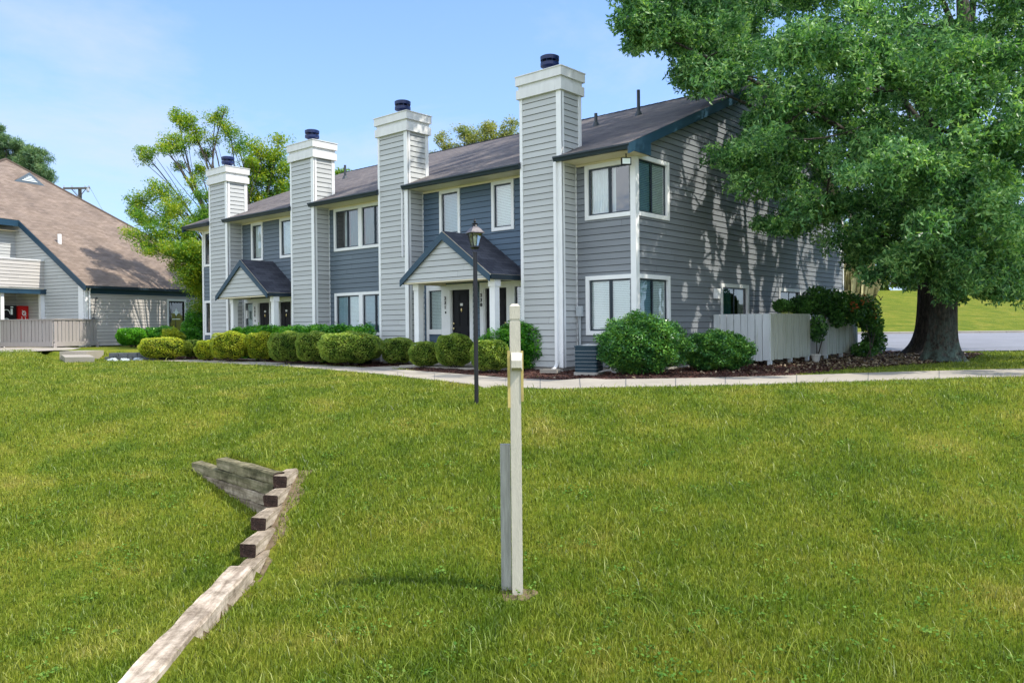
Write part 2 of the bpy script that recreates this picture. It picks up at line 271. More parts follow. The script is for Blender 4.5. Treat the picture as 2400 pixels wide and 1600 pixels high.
M['tiegreen'] = woodmat('mossy_timber', (0.05, 0.06, 0.03), (0.20, 0.19, 0.11), (0.36, 0.32, 0.22))
M['tieend'] = paint('dark_timber_end', (0.030, 0.016, 0.012), rough=0.95, var=0.6, scale=20, bump=0.8, fine=60, dirt=((0.26, 0.20, 0.16), 0.58, 40))

# ------------------------------------------------------------------ mesh helpers
class MB:
    def __init__(s): s.v = []; s.f = []; s.uv = []; s.mi = []
    def quad(s, a, b, c, d, uv=None, mi=0):
        i = len(s.v); s.v += [tuple(a), tuple(b), tuple(c), tuple(d)]; s.f.append((i, i + 1, i + 2, i + 3)); s.uv.append(uv); s.mi.append(mi)
    def poly(s, pts, uv=None, mi=0):
        i = len(s.v); s.v += [tuple(p) for p in pts]; s.f.append(tuple(range(i, i + len(pts)))); s.uv.append(uv); s.mi.append(mi)
    def hexa(s, p, mi=0):   # p: 8 points, bottom 0-3, top 4-7
        i = len(s.v); s.v += [tuple(q) for q in p]
        for f in ((3, 2, 1, 0), (4, 5, 6, 7), (0, 1, 5, 4), (1, 2, 6, 5), (2, 3, 7, 6), (3, 0, 4, 7)):
            s.f.append(tuple(i + k for k in f)); s.uv.append(None); s.mi.append(mi)
    def box(s, fr, a0, a1, t0, t1, z0, z1, mi=0):
        P = lambda a, t, z: fr(a, t, z)
        s.hexa([P(a0, t0, z0), P(a1, t0, z0), P(a1, t1, z0), P(a0, t1, z0), P(a0, t0, z1), P(a1, t0, z1), P(a1, t1, z1), P(a0, t1, z1)], mi)
    def prism(s, pts, off, mi=0):   # polygon extruded by vector off
        n = len(pts); i = len(s.v); off = np.asarray(off, float)
        s.v += [tuple(p) for p in pts] + [tuple(np.asarray(p, float) + off) for p in pts]
        s.f.append(tuple(range(i, i + n))); s.f.append(tuple(range(i + 2 * n - 1, i + n - 1, -1)))
        for k in range(n): s.f.append((i + k, i + (k + 1) % n, i + n + (k + 1) % n, i + n + k))
        s.uv += [None] * (n + 2); s.mi += [mi] * (n + 2)
    def tube(s, pts, rad, seg=8, mi=0, cap=True):
        pts = [Vector(p) for p in pts]; n = len(pts); rad = [rad] * n if np.isscalar(rad) else rad
        base = len(s.v); ref = Vector((0.3, 0.1, 1)) 
        for k, p in enumerate(pts):
            t = (pts[min(k + 1, n - 1)] - pts[max(k - 1, 0)]).normalized()
            u = t.cross(ref); 
            if u.length < 0.05: u = t.cross(Vector((1, 0, 0)))
            u.normalize(); w = t.cross(u)
            for j in range(seg):
                a = 2 * math.pi * j / seg; q = p + (u * math.cos(a) + w * math.sin(a)) * rad[k]; s.v.append(tuple(q))
        for k in range(n - 1):
            for j in range(seg):
                a = base + k * seg + j; b = base + k * seg + (j + 1) % seg
                s.f.append((a, b, b + seg, a + seg)); s.uv.append(None); s.mi.append(mi)
        if cap:
            s.f.append(tuple(base + j for j in range(seg))[::-1]); s.f.append(tuple(base + (n - 1) * seg + j for j in range(seg))); s.uv += [None, None]; s.mi += [mi, mi]
    def lathe(s, c, prof, seg=16, mi=0, rot=0):   # prof: (r, z)
        base = len(s.v); n = len(prof)
        for r, z in prof:
            for j in range(seg):
                a = rot + 2 * math.pi * j / seg; s.v.append((c[0] + r * math.cos(a), c[1] + r * math.sin(a), c[2] + z))
        for k in range(n - 1):
            for j in range(seg):
                a = base + k * seg + j; b = base + k * seg + (j + 1) % seg
                s.f.append((a, b, b + seg, a + seg)); s.uv.append(None); s.mi.append(mi)
        s.f.append(tuple(base + j for j in range(seg))[::-1]); s.f.append(tuple(base + (n - 1) * seg + j for j in range(seg))); s.uv += [None, None]; s.mi += [mi, mi]
    def build(s, name, mats, parent=None, smooth=False, recalc=True, origin=None):
        me = D.meshes.new(name); V = s.v
        if origin is not None: V = [(x - origin[0], y - origin[1], z - origin[2]) for x, y, z in V]
        me.from_pydata(V, [], s.f)
        for mm in (mats if isinstance(mats, (list, tuple)) else [mats]): me.materials.append(mm)
        if any(s.mi): me.polygons.foreach_set('material_index', s.mi)
        if any(u is not None for u in s.uv):
            ul = me.uv_layers.new(name='UVMap'); k = 0
            for f, u in zip(s.f, s.uv):
                for q in range(len(f)):
                    ul.data[k].uv = u[q] if u is not None else (0, 0); k += 1
        if recalc:
            import bmesh
            bm = bmesh.new(); bm.from_mesh(me); bmesh.ops.recalc_face_normals(bm, faces=bm.faces); bm.to_mesh(me); bm.free()
        if smooth: me.polygons.foreach_set('use_smooth', [True] * len(me.polygons))
        return link(name, me, parent, origin)
def link(name, me, parent=None, origin=None):
    o = D.objects.new(name, me); COL.objects.link(o)
    if origin is not None: o.location = origin
    if parent is not None:
        o.parent = parent
        base = parent_world(parent); o.location = Vector(o.location) - base
    return o
def parent_world(p):
    v = Vector(p.location)
    while p.parent is not None: p = p.parent; v += Vector(p.location)
    return v
def fastmesh(name, V, F, mat, parent=None, k=4, smooth=False, origin=None):
    """V (n,3), F (m,k) arrays"""
    V = np.asarray(V, np.float32)
    if origin is not None: V = V - np.asarray(origin, np.float32)
    me = D.meshes.new(name); me.vertices.add(len(V)); me.vertices.foreach_set('co', V.ravel())
    F = np.asarray(F, np.int32); m_ = len(F)
    me.loops.add(m_ * k); me.loops.foreach_set('vertex_index', F.ravel())
    me.polygons.add(m_); me.polygons.foreach_set('loop_start', np.arange(0, m_ * k, k, dtype=np.int32)); me.polygons.foreach_set('loop_total', np.full(m_, k, np.int32))
    me.update(calc_edges=True); me.materials.append(mat)
    if smooth: me.polygons.foreach_set('use_smooth', [True] * m_)
    return link(name, me, parent, origin)
def thing(name, loc, label=None, cat=None, group=None):
    o = D.objects.new(name, None); COL.objects.link(o); o.location = loc; o.empty_display_size = 0.3
    tag(o, label, cat, group); return o
def tag(o, label=None, cat=None, group=None, kind=None):
    if label: o['label'] = label
    if cat: o['category'] = cat
    if group: o['group'] = group
    if kind: o['kind'] = kind
    return o
def frame(O, a, n):
    O = np.array(O, float); a = np.array(a, float); n = np.array(n, float)
    return lambda s, t, z: (O[0] + a[0] * s + n[0] * t, O[1] + a[1] * s + n[1] * t, O[2] + z)
FF = frame((0, 0, 0), (1, 0), (0, -1))      # front wall: s = world x, outward -y
FG = frame((0, 0, 0), (0, 1), (1, 0))       # gable wall: s = world y, outward +x

def siding(mb, fr, lo, hi, z0, z1, openings=(), h=0.1524, t=0.0, mi=0):
    """lapped boards; lo(z), hi(z) give the ends; openings (s0,s1,z0,z1) are left free"""
    jr = random.Random(int(z0 * 100) + len(mb.v))
    if not callable(lo): l0 = lo; lo = lambda z: l0
    if not callable(hi): h0 = hi; hi = lambda z: h0
    k0 = math.floor(z0 / h); z = k0 * h
    zb = z + 0.0362
    k = 0
    while zb < z1 - 1e-6:
        zc = max(zb, z0); zt = min(zb + h, z1)
        if zt - zc > 1e-4:
            cuts = sorted({zc, zt} | {c for o in openings for c in (o[2], o[3]) if zc < c < zt})
            for c0, c1 in zip(cuts[:-1], cuts[1:]):
                mid = (c0 + c1) / 2; ivs = [(None, None)]
                bl = [(o[0], o[1]) for o in openings if o[2] < mid < o[3]]; bl.sort()
                segs = []; cur = None
                e = [('lo', 0)] + [x for b_ in bl for x in b_] + [('hi', 0)]
                for i in range(0, len(e), 2):
                    L_ = e[i]; R_ = e[i + 1]
                    f0 = lambda zz, q: (lo(zz) if q == ('lo', 0) else hi(zz) if q == ('hi', 0) else q)
                    a0, a1, b0, b1 = f0(c0, L_), f0(c1, L_), f0(c0, R_), f0(c1, R_)
                    if b0 - a0 < 0.002 and b1 - a1 < 0.002: continue
                    b1 = max(b1, a1)
                    o0 = t + 0.022 - 0.018 * (c0 - zb) / h; o1 = t + 0.022 - 0.018 * (c1 - zb) / h
                    top_ = abs(c1 - (zb + h)) < 1e-6; g_ = 0.011 if top_ else 0; cg = c1 - g_
                    if cg > c0:
                        js = []; jx = max(a0, a1) + jr.uniform(.8, 3.4)
                        while jx < min(b0, b1) - .3: js.append(jx); jx += jr.uniform(2.2, 3.8)
                        e0 = [(a0, a1)] + [(q_ + .002, q_ + .002) for q_ in js]; e1 = [(q_ - .002, q_ - .002) for q_ in js] + [(b0, b1)]
                        for (m0_, m1_), (r0_, r1_) in zip(e0, e1): mb.quad(fr(m0_, o0, c0), fr(r0_, o0, c0), fr(r1_, o1, cg), fr(m1_, o1, cg), mi=mi)
                    if top_: mb.quad(fr(a1, t - .014, cg), fr(b1, t - .014, cg), fr(b1, t - .014, c1), fr(a1, t - .014, c1), mi=1); mb.quad(fr(a1, o1, cg), fr(b1, o1, cg), fr(b1, t - .014, cg), fr(a1, t - .014, cg), mi=mi)
                    if abs(c0 - zb) < 1e-6: mb.quad(fr(a0, t - 0.002, c0), fr(b0, t - 0.002, c0), fr(b0, o0, c0), fr(a0, o0, c0), mi=mi)
        zb += h

def window(par, fr, s0, s1, z0, z1, fw=0.10, panes=(('glass', 'blind'), ('glass', 'blind')), sides='LRTB', depth=0.07, tr=0.035, label=None, splits=None):
    """trim frame with dark sash, glass and blinds behind; panes listed in order of s"""
    mb = MB(); a0 = s0 + (fw if 'L' in sides else 0); a1 = s1 - (fw if 'R' in sides else 0); c0 = z0 + (fw if 'B' in sides else 0); c1 = z1 - (fw if 'T' in sides else 0)
    if 'L' in sides: mb.box(fr, s0, a0, -0.03, tr, z0, z1)
    if 'R' in sides: mb.box(fr, a1, s1, -0.03, tr, z0, z1)
    if 'T' in sides: mb.box(fr, a0, a1, -0.03, tr, c1, z1)
    if 'B' in sides: mb.box(fr, a0, a1, -0.03, tr + 0.012, z0, c0)
    w = mb.build('window', M['white'], par, origin=fr((s0 + s1) / 2, 0, z0))
    if label: w['label'] = label
    n = len(panes); sash = MB(); glass = MB(); sp = splits or [a0 + (a1 - a0) * i / n for i in range(n + 1)]
    sw = 0.04
    # reveal box and dark room
    rb = MB(); rb.quad(fr(a0, -0.6, c0), fr(a1, -0.6, c0), fr(a1, -0.6, c1), fr(a0, -0.6, c1))
    for (p, q) in (((a0, c0), (a0, c1)), ((a1, c0), (a1, c1)), ((a0, c0), (a1, c0)), ((a0, c1), (a1, c1))):
        rb.quad(fr(p[0], -0.6, p[1]), fr(q[0], -0.6, q[1]), fr(q[0], -0.03, q[1]), fr(p[0], -0.03, p[1]))
    rb.build('room_recess', M['dark'], w)
    for i, (g, b) in enumerate(panes):
        p0, p1 = sp[i], sp[i + 1]; tt = -0.03 - 0.018 * (i % 2)
        sash.box(fr, p0, p0 + sw, tt, tt + 0.02, c0, c1); sash.box(fr, p1 - sw, p1, tt, tt + 0.02, c0, c1)
        sash.box(fr, p0 + sw, p1 - sw, tt, tt + 0.02, c0, c0 + sw); sash.box(fr, p0 + sw, p1 - sw, tt, tt + 0.02, c1 - sw, c1)
        glass.quad(fr(p0 + sw, tt + 0.01, c0 + sw), fr(p1 - sw, tt + 0.01, c0 + sw), fr(p1 - sw, tt + 0.01, c1 - sw), fr(p0 + sw, tt + 0.01, c1 - sw))
        bb = MB(); mt = M['blind']
        if b in ('blind', 'blindblue', 'halfblind'):
            mt = M['blindblue'] if b == 'blindblue' else M['blind']; zz = c1 - 0.03
            lowz = c0 + (0.02 if b != 'halfblind' else (c1 - c0) * .45)
            while zz > lowz:
                bb.quad(fr(p0 + .02, -0.072, zz), fr(p1 - .02, -0.072, zz), fr(p1 - .02, -0.062, zz - 0.038), fr(p0 + .02, -0.062, zz - 0.038)); zz -= 0.042
        elif b in ('curtain', 'teal', 'curtainhalf'):
            mt = M['teal'] if b == 'teal' else M['curtain']; K = 40; e0, e1 = p0 + .01, p1 - .01
            if b == 'curtainhalf': e0 = p0 + (p1 - p0) * .55
            for k in range(K):
                u0, u1 = e0 + (e1 - e0) * k / K, e0 + (e1 - e0) * (k + 1) / K
                d0, d1 = -0.12 + 0.018 * math.sin(k * 1.3), -0.12 + 0.018 * math.sin((k + 1) * 1.3)
                bb.quad(fr(u0, d0, c0), fr(u1, d1, c0), fr(u1, d1, c1), fr(u0, d0, c1))
        elif b == 'sheer':
            mt = M['curtain']
            bb.quad(fr(p0 + .01, -0.11, c0), fr(p1 - .01, -0.11, c0), fr(p1 - .01, -0.11, c1), fr(p0 + .01, -0.11, c1))
        if bb.v: bb.build('curtain' if b in ('curtain', 'teal', 'sheer', 'curtainhalf') else 'blind', mt, w, recalc=False)
    sash.build('sash', M['sash'], w); glass.build('glass', M['glass'], w, recalc=False)
    return (a0, a1, c0, c1)

# ------------------------------------------------------------------ apartment building
B = thing('apartment_building', (-10, 7, -1.13), 'long two storey apartment building with gray and blue lap siding and four tall chimneys', 'building')
ZB = -1.04; SL = 0.412; EY, EZ = -0.70, 4.055; RY = 7.07; RZ = EZ + SL * (RY - EY)
CH = [(-2.95, -1.70), (-8.52, -7.26), (-13.12, -11.84), (-18.60, -17.32)]
YB = 14.14
def roofz(y): return EZ + SL * (y - EY) if y <= RY else RZ - SL * (y - RY)
# openings
W_front = [(-1.42, -0.11, 2.53, 3.86), (-1.42, -0.11, -0.26, 1.17), (-6.55, -5.72, 2.53, 3.86), (-4.52, -3.72, 2.53, 3.86),
           (-11.57, -10.19, 2.47, 3.86), (-10.19, -8.80, 2.47, 3.86), (-11.57, -10.19, -0.27, 1.10), (-10.19, -8.80, -0.27, 1.10),
           (-16.66, -15.87, 2.46, 3.86), (-14.76, -13.98, 2.46, 3.86), (-20.20, -18.85, 2.46, 3.86), (-20.20, -18.85, -0.27, 1.10)]
doors_front = [(-7.13, -5.25, -1.04, 1.17), (-4.98, -3.05, -1.04, 1.17), (-17.22, -15.40, -1.04, 1.07), (-14.95, -13.30, -1.04, 1.07)]
inner = lambda o, f=0.05: (o[0] + f, o[1] - f, o[2] + f, o[3] - f)
ops = [inner(o) for o in W_front] + [(a + .03, b - .03, c, d - .03) for a, b, c, d in doors_front]
for nm, x0, x1, mt, lab in (('front_wall', -1.70, 0.0, 'gray', 'gray lap siding at the corner bay'), ('front_wall', -7.26, -2.95, 'blue', 'deep blue lap siding between the two right chimneys'),
                       ('front_wall', -11.84, -8.52, 'slate', 'slate lap siding in the middle bay'), ('front_wall', -17.32, -13.12, 'slate', 'slate lap siding above the far porch'), ('front_wall', -20.33, -18.60, 'slate', 'slate lap siding at the far end')):
    mb = MB(); siding(mb, FF, x0, x1, ZB, 3.93, [o for o in ops if o[0] > x0 - .3 and o[1] < x1 + .4]); mb.build(nm, [M[mt], M['gap']], B, recalc=False)['label'] = lab
# gable wall
W_gab = [(0.11, 1.52, 2.53, 3.97), (0.11, 1.53, -0.36, 1.17), (8.23, 10.0, -0.40, 1.08), (12.72, 14.06, -0.30, 1.15), (12.72, 14.06, 2.55, 3.90)]
gd = [(4.28, 6.04, -1.04, 1.09)]
mb = MB()
glo = lambda z: 0.0 if z <= 4.30 else (z - 4.055 + 0.03) / SL + EY
siding(mb, FG, glo, lambda z: 2 * RY - max(0.0, glo(z)) if z > 4.30 else YB, ZB, RZ - 0.1, [inner(o) for o in W_gab] + [(4.33, 5.99, -1.04, 1.04)])
mb.build('gable_wall', [M['gray'], M['gap']], B, recalc=False)['label'] = 'gray gable wall dappled with tree shade'
# hidden back walls, left gable and a light-tight inner shell
mb = MB()
mb.poly([(-20.33, 0, ZB), (-20.33, YB, ZB), (-20.33, YB, roofz(YB) - .2), (-20.33, RY, RZ - .06), (-20.33, 0, roofz(0) - .06)])
mb.quad((-20.33, YB, ZB), (0, YB, ZB), (0, YB, 4.0), (-20.33, YB, 4.0))
mb.build('rear_wall', M['gray'], B, recalc=False)
mb = MB(); mb.quad((-20.3, 0.66, -1), (-0.66, 0.66, -1), (-0.66, 0.66, 4.2), (-20.3, 0.66, 4.2)); mb.quad((-0.66, 0.66, -1), (-0.66, 14, -1), (-0.66, 14, 4.2), (-0.66, 0.66, 4.2)); mb.build('inner_partition', M['dark'], B, recalc=False)
mb = MB(); mb.box(FF, -20.3, -0.01, -14.1, -0.012, -1.6, ZB - 0.001); 
for c in CH: mb.box(FF, c[0] + .03, c[1] - .03, 0, 0.57, -1.6, ZB)
mb.build('foundation', M['block'], B)
# roof
def roofpoly(mb, x0, x1, y0, y1):
    for (ya, yb) in (((y0, y1),)):
        za, zb = roofz(ya), roofz(yb); L_ = lambda y: (abs(y - RY)) * math.hypot(1, SL)
        mb.quad((x0, ya, za), (x1, ya, za), (x1, yb, zb), (x0, yb, zb), uv=[(x0, L_(ya)), (x1, L_(ya)), (x1, L_(yb)), (x0, L_(yb))])
XL, XR = -20.62, 0.30
mb = MB(); xs = [XL] + [v for c in sorted(CH) for v in c] + [XR]
roofpoly(mb, XL, XR, -0.55, RY); roofpoly(mb, XL, XR, RY, 2 * RY - EY)
for i in range(0, len(xs), 2): roofpoly(mb, xs[i] - (0.12 if i else 0), xs[i + 1] , -0.73, -0.55) if i == 0 else roofpoly(mb, xs[i], xs[i + 1], -0.73, -0.55)
mb2 = MB()
rf = mb.build('roof', M['roof'], B, recalc=False)
for y0, y1 in ((-0.56, RY), (RY, 2 * RY - EY)): mb2.hexa([(XL + .01, y0, roofz(y0) - .05), (XR - .01, y0, roofz(y0) - .05), (XR - .01, y1, roofz(y1) - .05), (XL + .01, y1, roofz(y1) - .05), (XL + .01, y0, roofz(y0) - .012), (XR - .01, y0, roofz(y0) - .012), (XR - .01, y1, roofz(y1) - .012), (XL + .01, y1, roofz(y1) - .012)])
mb2.build('roof_deck', M['navy'], rf)
mb = MB()   # ridge cap
for k in range(70):
    x = XL + k * 0.30; 
    if x > XR - .3: break
    mb.quad((x, RY - .14, RZ - .14 * SL + .012), (x + .29, RY - .14, RZ - .14 * SL + .02), (x + .29, RY, RZ + .03), (x, RY, RZ + .022)); mb.quad((x, RY, RZ + .022), (x + .29, RY, RZ + .03), (x + .29, RY + .14, RZ - .14 * SL + .02), (x, RY + .14, RZ - .14 * SL + .012))
mb.build('ridge_cap', M['roof3'], rf, recalc=False)
# gutters: moulded profile, front soffit, frieze
bays = [(-1.86, 0.30), (-7.40, -2.95), (-12.02, -8.52), (-17.52, -13.12), (-20.62, -18.60)]
gp = [(-0.60, 3.925), (-0.60, 4.045), (-0.745, 4.045), (-0.745, 4.01), (-0.715, 3.975), (-0.70, 3.925)]
for x0, x1 in bays:
    mb = MB(); mb.prism([(x0, y, z) for y, z in gp], (x1 - x0, 0, 0)); mb.build('gutter', M['gutter'], B)
    s0 = x0 if x0 < -20 or x0 > -2.9 and False else x0
mb = MB()
for (a, b) in ((-1.70, 0.27), (-7.26, -2.95), (-11.84, -8.52), (-17.32, -13.12), (-20.6, -18.60)):
    mb.quad((a, -0.61, 3.92), (b, -0.61, 3.92), (b, 0.0, 3.92), (a, 0.0, 3.92)); mb.box(FF, a, min(b, 0.0), 0.0, 0.022, 3.858, 3.917)
mb.build('soffit', M['cream'], B, recalc=False)
# rake boards on the gable
def rake(x0, x1, name, mt, zb=0.24):
    mb = MB()
    for (ya, yb) in ((EY - .02, RY), (RY, 2 * RY - EY)):
        A = [(x0, ya, roofz(ya) - zb), (x0, yb, roofz(yb) - zb), (x0, yb, roofz(yb) - .01), (x0, ya, roofz(ya) - .01)]; mb.prism(A, (x1 - x0, 0, 0))
    mb.build(name, mt, B)
rake(0.265, 0.305, 'rake_board', M['navy']); rake(-20.62, -20.58, 'rake_board', M['navy'])
mb = MB(); mb.prism([(0.262, -0.70, 3.90), (0.262, 0.22, 3.90), (0.262, 0.22, roofz(.22) - .1), (0.262, -0.70, EZ - .02)], (0.040, 0, 0)); mb.build('eave_return', M['navy'], B)
mb = MB(); mb.quad((0.02, 0.22, 3.90), (0.262, 0.22, 3.90), (0.262, .22, 4.3), (.02, .22, 4.3)); mb.quad((0.0, -.6, 3.902), (0.262, -.6, 3.902), (.262, .22, 3.902), (0.0, .22, 3.902))
for (ya, yb) in ((0.22, RY), (RY, 2 * RY - EY)): mb.quad((0.0, ya, roofz(ya) - .20), (0.265, ya, roofz(ya) - .20), (0.265, yb, roofz(yb) - .20), (0.0, yb, roofz(yb) - .20))
mb.build('rake_soffit', M['cream'], B, recalc=False)
# corner boards
mb = MB(); mb.box(FF, -0.115, 0.03, 0.0, 0.032, ZB, 3.90); mb.box(FG, 0.0, 0.115, 0.0, 0.030, ZB, 3.90); mb.build('corner_board', M['white'], B)
mb = MB(); mb.box(FG, YB - .08, YB + .02, 0.0, 0.03, ZB, 4.0); mb.build('corner_board', M['white'], B)
mb = MB(); mb.box(FF, -20.35, -20.24, 0.0, 0.032, ZB, 3.90); mb.build('corner_board', M['white'], B)
# chimneys
TOP = [6.22, 6.18, 6.10, 6.02]; YS = 0.18
for (x0, x1), top in zip(CH, TOP):
    mb = MB(); FC = frame((0, -0.6, 0), (1, 0), (0, -1)); FS = frame((x1, 0, 0), (0, 1), (1, 0)); FL = frame((x0, 0, 0), (0, 1), (-1, 0)); FB = frame((0, YS, 0), (1, 0), (0, 1))
    siding(mb, FC, x0, x1, ZB, top - .2); siding(mb, FS, -0.6, YS, ZB, top - .2); siding(mb, FL, -0.6, YS, ZB, top - .2); siding(mb, FB, x0, x1, 3.9, top - .2)
    ch = mb.build('chimney', [M['light'], M['gap']], B, recalc=False, origin=((x0 + x1) / 2, -0.3, ZB))
    mb = MB()
    mb.box(FC, x0 - .03, x0 + .055, -.02, .030, ZB, top - .3); mb.box(FC, x1 - .115, x1 + .03, -.02, .031, ZB, top - .3)
    mb.box(FS, -0.6, -0.6 + .095, -.02, .030, ZB, top - .3); mb.box(FS, YS - .085, YS + .03, -.02, .031, 3.95, top - .3); mb.box(FS, -.035, -.001, -.02, .024, ZB, 3.92)
    mb.box(FL, -.6, -.54, -.02, .030, ZB, top - .3); mb.box(FL, YS - .085, YS + .03, -.02, .031, 3.95, top - .3)
    mb.build('corner_trim', M['white'], ch)
    mb = MB(); e = 0.10
    def ring(z0, z1, e): mb.hexa([(x0 - e, -.6 - e, z0), (x1 + e, -.6 - e, z0), (x1 + e, YS + e, z0), (x0 - e, YS + e, z0), (x0 - e, -.6 - e, z1), (x1 + e, -.6 - e, z1), (x1 + e, YS + e, z1), (x0 - e, YS + e, z1)])
    ring(top - .57, top - .345, e - .012); ring(top - .345, top - .235, e - .055); ring(top - .235, top - .022, e); ring(top - .022, top, e + .018)
    mb.build('chimney_cap', M['cap'], ch)
    mb = MB(); c = ((x0 + x1) / 2 - .02, -.18, top)
    mb.lathe(c, [(.15, -.01), (.15, .20), (.17, .21), (.235, .235), (.235, .31), (.21, .315)], 24)
    mb.lathe(c, [(.12, .37), (.235, .38), (.24, .47), (.20, .49), (.05, .505)], 24)
    mb.lathe(c, [(.13, .31), (.13, .38)], 24)
    for k in range(10): a_ = k * .628; mb.tube([(c[0] + .22 * math.cos(a_), c[1] + .22 * math.sin(a_), top + .30), (c[0] + .22 * math.cos(a_), c[1] + .22 * math.sin(a_), top + .39)], .008, 4)
    mb.build('flue_cap', M['metalblue'], ch, smooth=False)
# downspout at the first chimney
mb = MB(); mb.box(FF, -1.87, -1.79, 0.632, 0.70, -0.93, 3.93); 
mb.tube([(-1.83, -0.665, -0.90), (-1.83, -0.69, -0.98), (-1.80, -0.80, -1.06), (-1.78, -0.92, -1.085)], 0.045, 8); mb.build('downspout', M['white'], B)
mb = MB(); mb.box(FF, -7.50 + .06, -7.42, 0.632, 0.69, 2.0, 3.93) ; mb.build('downspout', M['white'], B)
# windows on the front
P1 = (('g', 'sheer'), ('g', 'sheer'))
window(B, FF, *W_front[0], panes=(('g', 'curtain'), ('g', 'sheer')), sides='LTB')
window(B, FF, *W_front[1], panes=(('g', 'blind'), ('g', 'blind')), sides='LTB')
window(B, FF, *W_front[2], panes=(('g', 'blindblue'),), fw=0.09)
window(B, FF, *W_front[3], panes=(('g', 'blind'),), fw=0.09)
window(B, FF, *W_front[4], panes=(('g', 'curtainhalf'), ('g', 'teal')), fw=0.09)
window(B, FF, *W_front[5], panes=(('g', 'teal'), ('g', 'teal')), fw=0.09)
window(B, FF, *W_front[6], panes=(('g', 'blindblue'), ('g', 'blind')), fw=0.09)
window(B, FF, *W_front[7], panes=(('g', 'blindblue'), ('g', 'blindblue')), fw=0.09)
window(B, FF, *W_front[8], panes=(('g', 'curtain'),), fw=0.09)
window(B, FF, *W_front[9], panes=(('g', 'blind'),), fw=0.09)
window(B, FF, *W_front[10], panes=(('g', 'none'),), fw=0.09)
window(B, FF, *W_front[11], panes=(('g', 'none'),), fw=0.09)
window(B, FG, *W_gab[0], panes=(('g', 'blindblue'), ('g', 'blind')), sides='RTB')
window(B, FG, *W_gab[1], panes=(('g', 'blindblue'), ('g', 'blind')), sides='RTB')
window(B, FG, *W_gab[2], panes=(('g', 'none'), ('g', 'none')))
window(B, FG, *W_gab[3], panes=(('g', 'none'), ('g', 'curtain')))
window(B, FG, *W_gab[4], panes=(('g', 'none'), ('g', 'teal')))
window(B, FG, *gd[0], panes=(('g', 'teal'), ('g', 'curtainhalf')), sides='LRT', label='white framed sliding patio door')

def digits(par, fr, txt, s, ztop, size, t=0.06, mt='black'):
    """vertical stack of house number digits"""
    grp = MB()
    for k, chh in enumerate(txt):
        cu = D.curves.new('digit', 'FONT'); cu.body = chh; cu.size = size * 1.35; cu.extrude = 0.004; cu.align_x = 'CENTER'; cu.offset = 0.004
        ob = D.objects.new('digit', cu); dg = bpy.context.evaluated_depsgraph_get(); me = D.meshes.new_from_object(ob)
        z = ztop - size - k * size * 1.3
        for p in me.polygons: grp.poly([fr(s + me.vertices[i].co.x, t + me.vertices[i].co.z, z + me.vertices[i].co.y) for i in p.vertices])
        D.objects.remove(ob); D.meshes.remove(me)
    return grp.build('house_number', M[mt], par, recalc=False)

def door(par, fr, s0, s1, z1, hinge_left=True, knocker=True):
    """panelled black door in recess: slab, raised panels, knob, peephole/knocker"""
    mb = MB(); z0 = -1.02; mb.box(fr, s0, s1, -0.10, -0.05, z0, z1); w = s1 - s0
    for row, (a, b) in enumerate(((z1 - .32, z1 - .12), (z1 - 1.02, z1 - .42), (z0 + .18, z1 - 1.16))):
        for c in (0, 1):
            p0 = s0 + .10 + c * (w / 2 - .03); p1 = p0 + w / 2 - .17
            mb.box(fr, p0, p1, -0.05, -0.042, a, b); mb.box(fr, p0 + .03, p1 - .03, -0.042, -0.034, a + .03, b - .03)
    d = mb.build('door', M['door'], par, origin=fr((s0 + s1) / 2, -.07, z0))
    mb = MB(); ks = s0 + .06 if hinge_left else s1 - .06
    for z in (-0.08, 0.06): 
        c = fr(ks, -0.03, z); mb.lathe((c[0], c[1], c[2] - .02), [(.01, -.01), (.028, 0.0), (.032, .02), (.028, .04), (.01, .05)], 10)
    mb.build('knob', M['brass'], d)
    if knocker:
        mb = MB(); c = fr((s0 + s1) / 2, -0.04, 0); mb.box(fr, (s0 + s1) / 2 - .05, (s0 + s1) / 2 + .05, -.05, -.035, .56, .63); mb.build('door_plate', M['white'], d)
        mb = MB(); mb.lathe((c[0], c[1], .40), [(.008, -.02), (.022, .0), (.026, .04), (.018, .08), (.006, .1)], 8); mb.build('knocker', M['brass'], d)
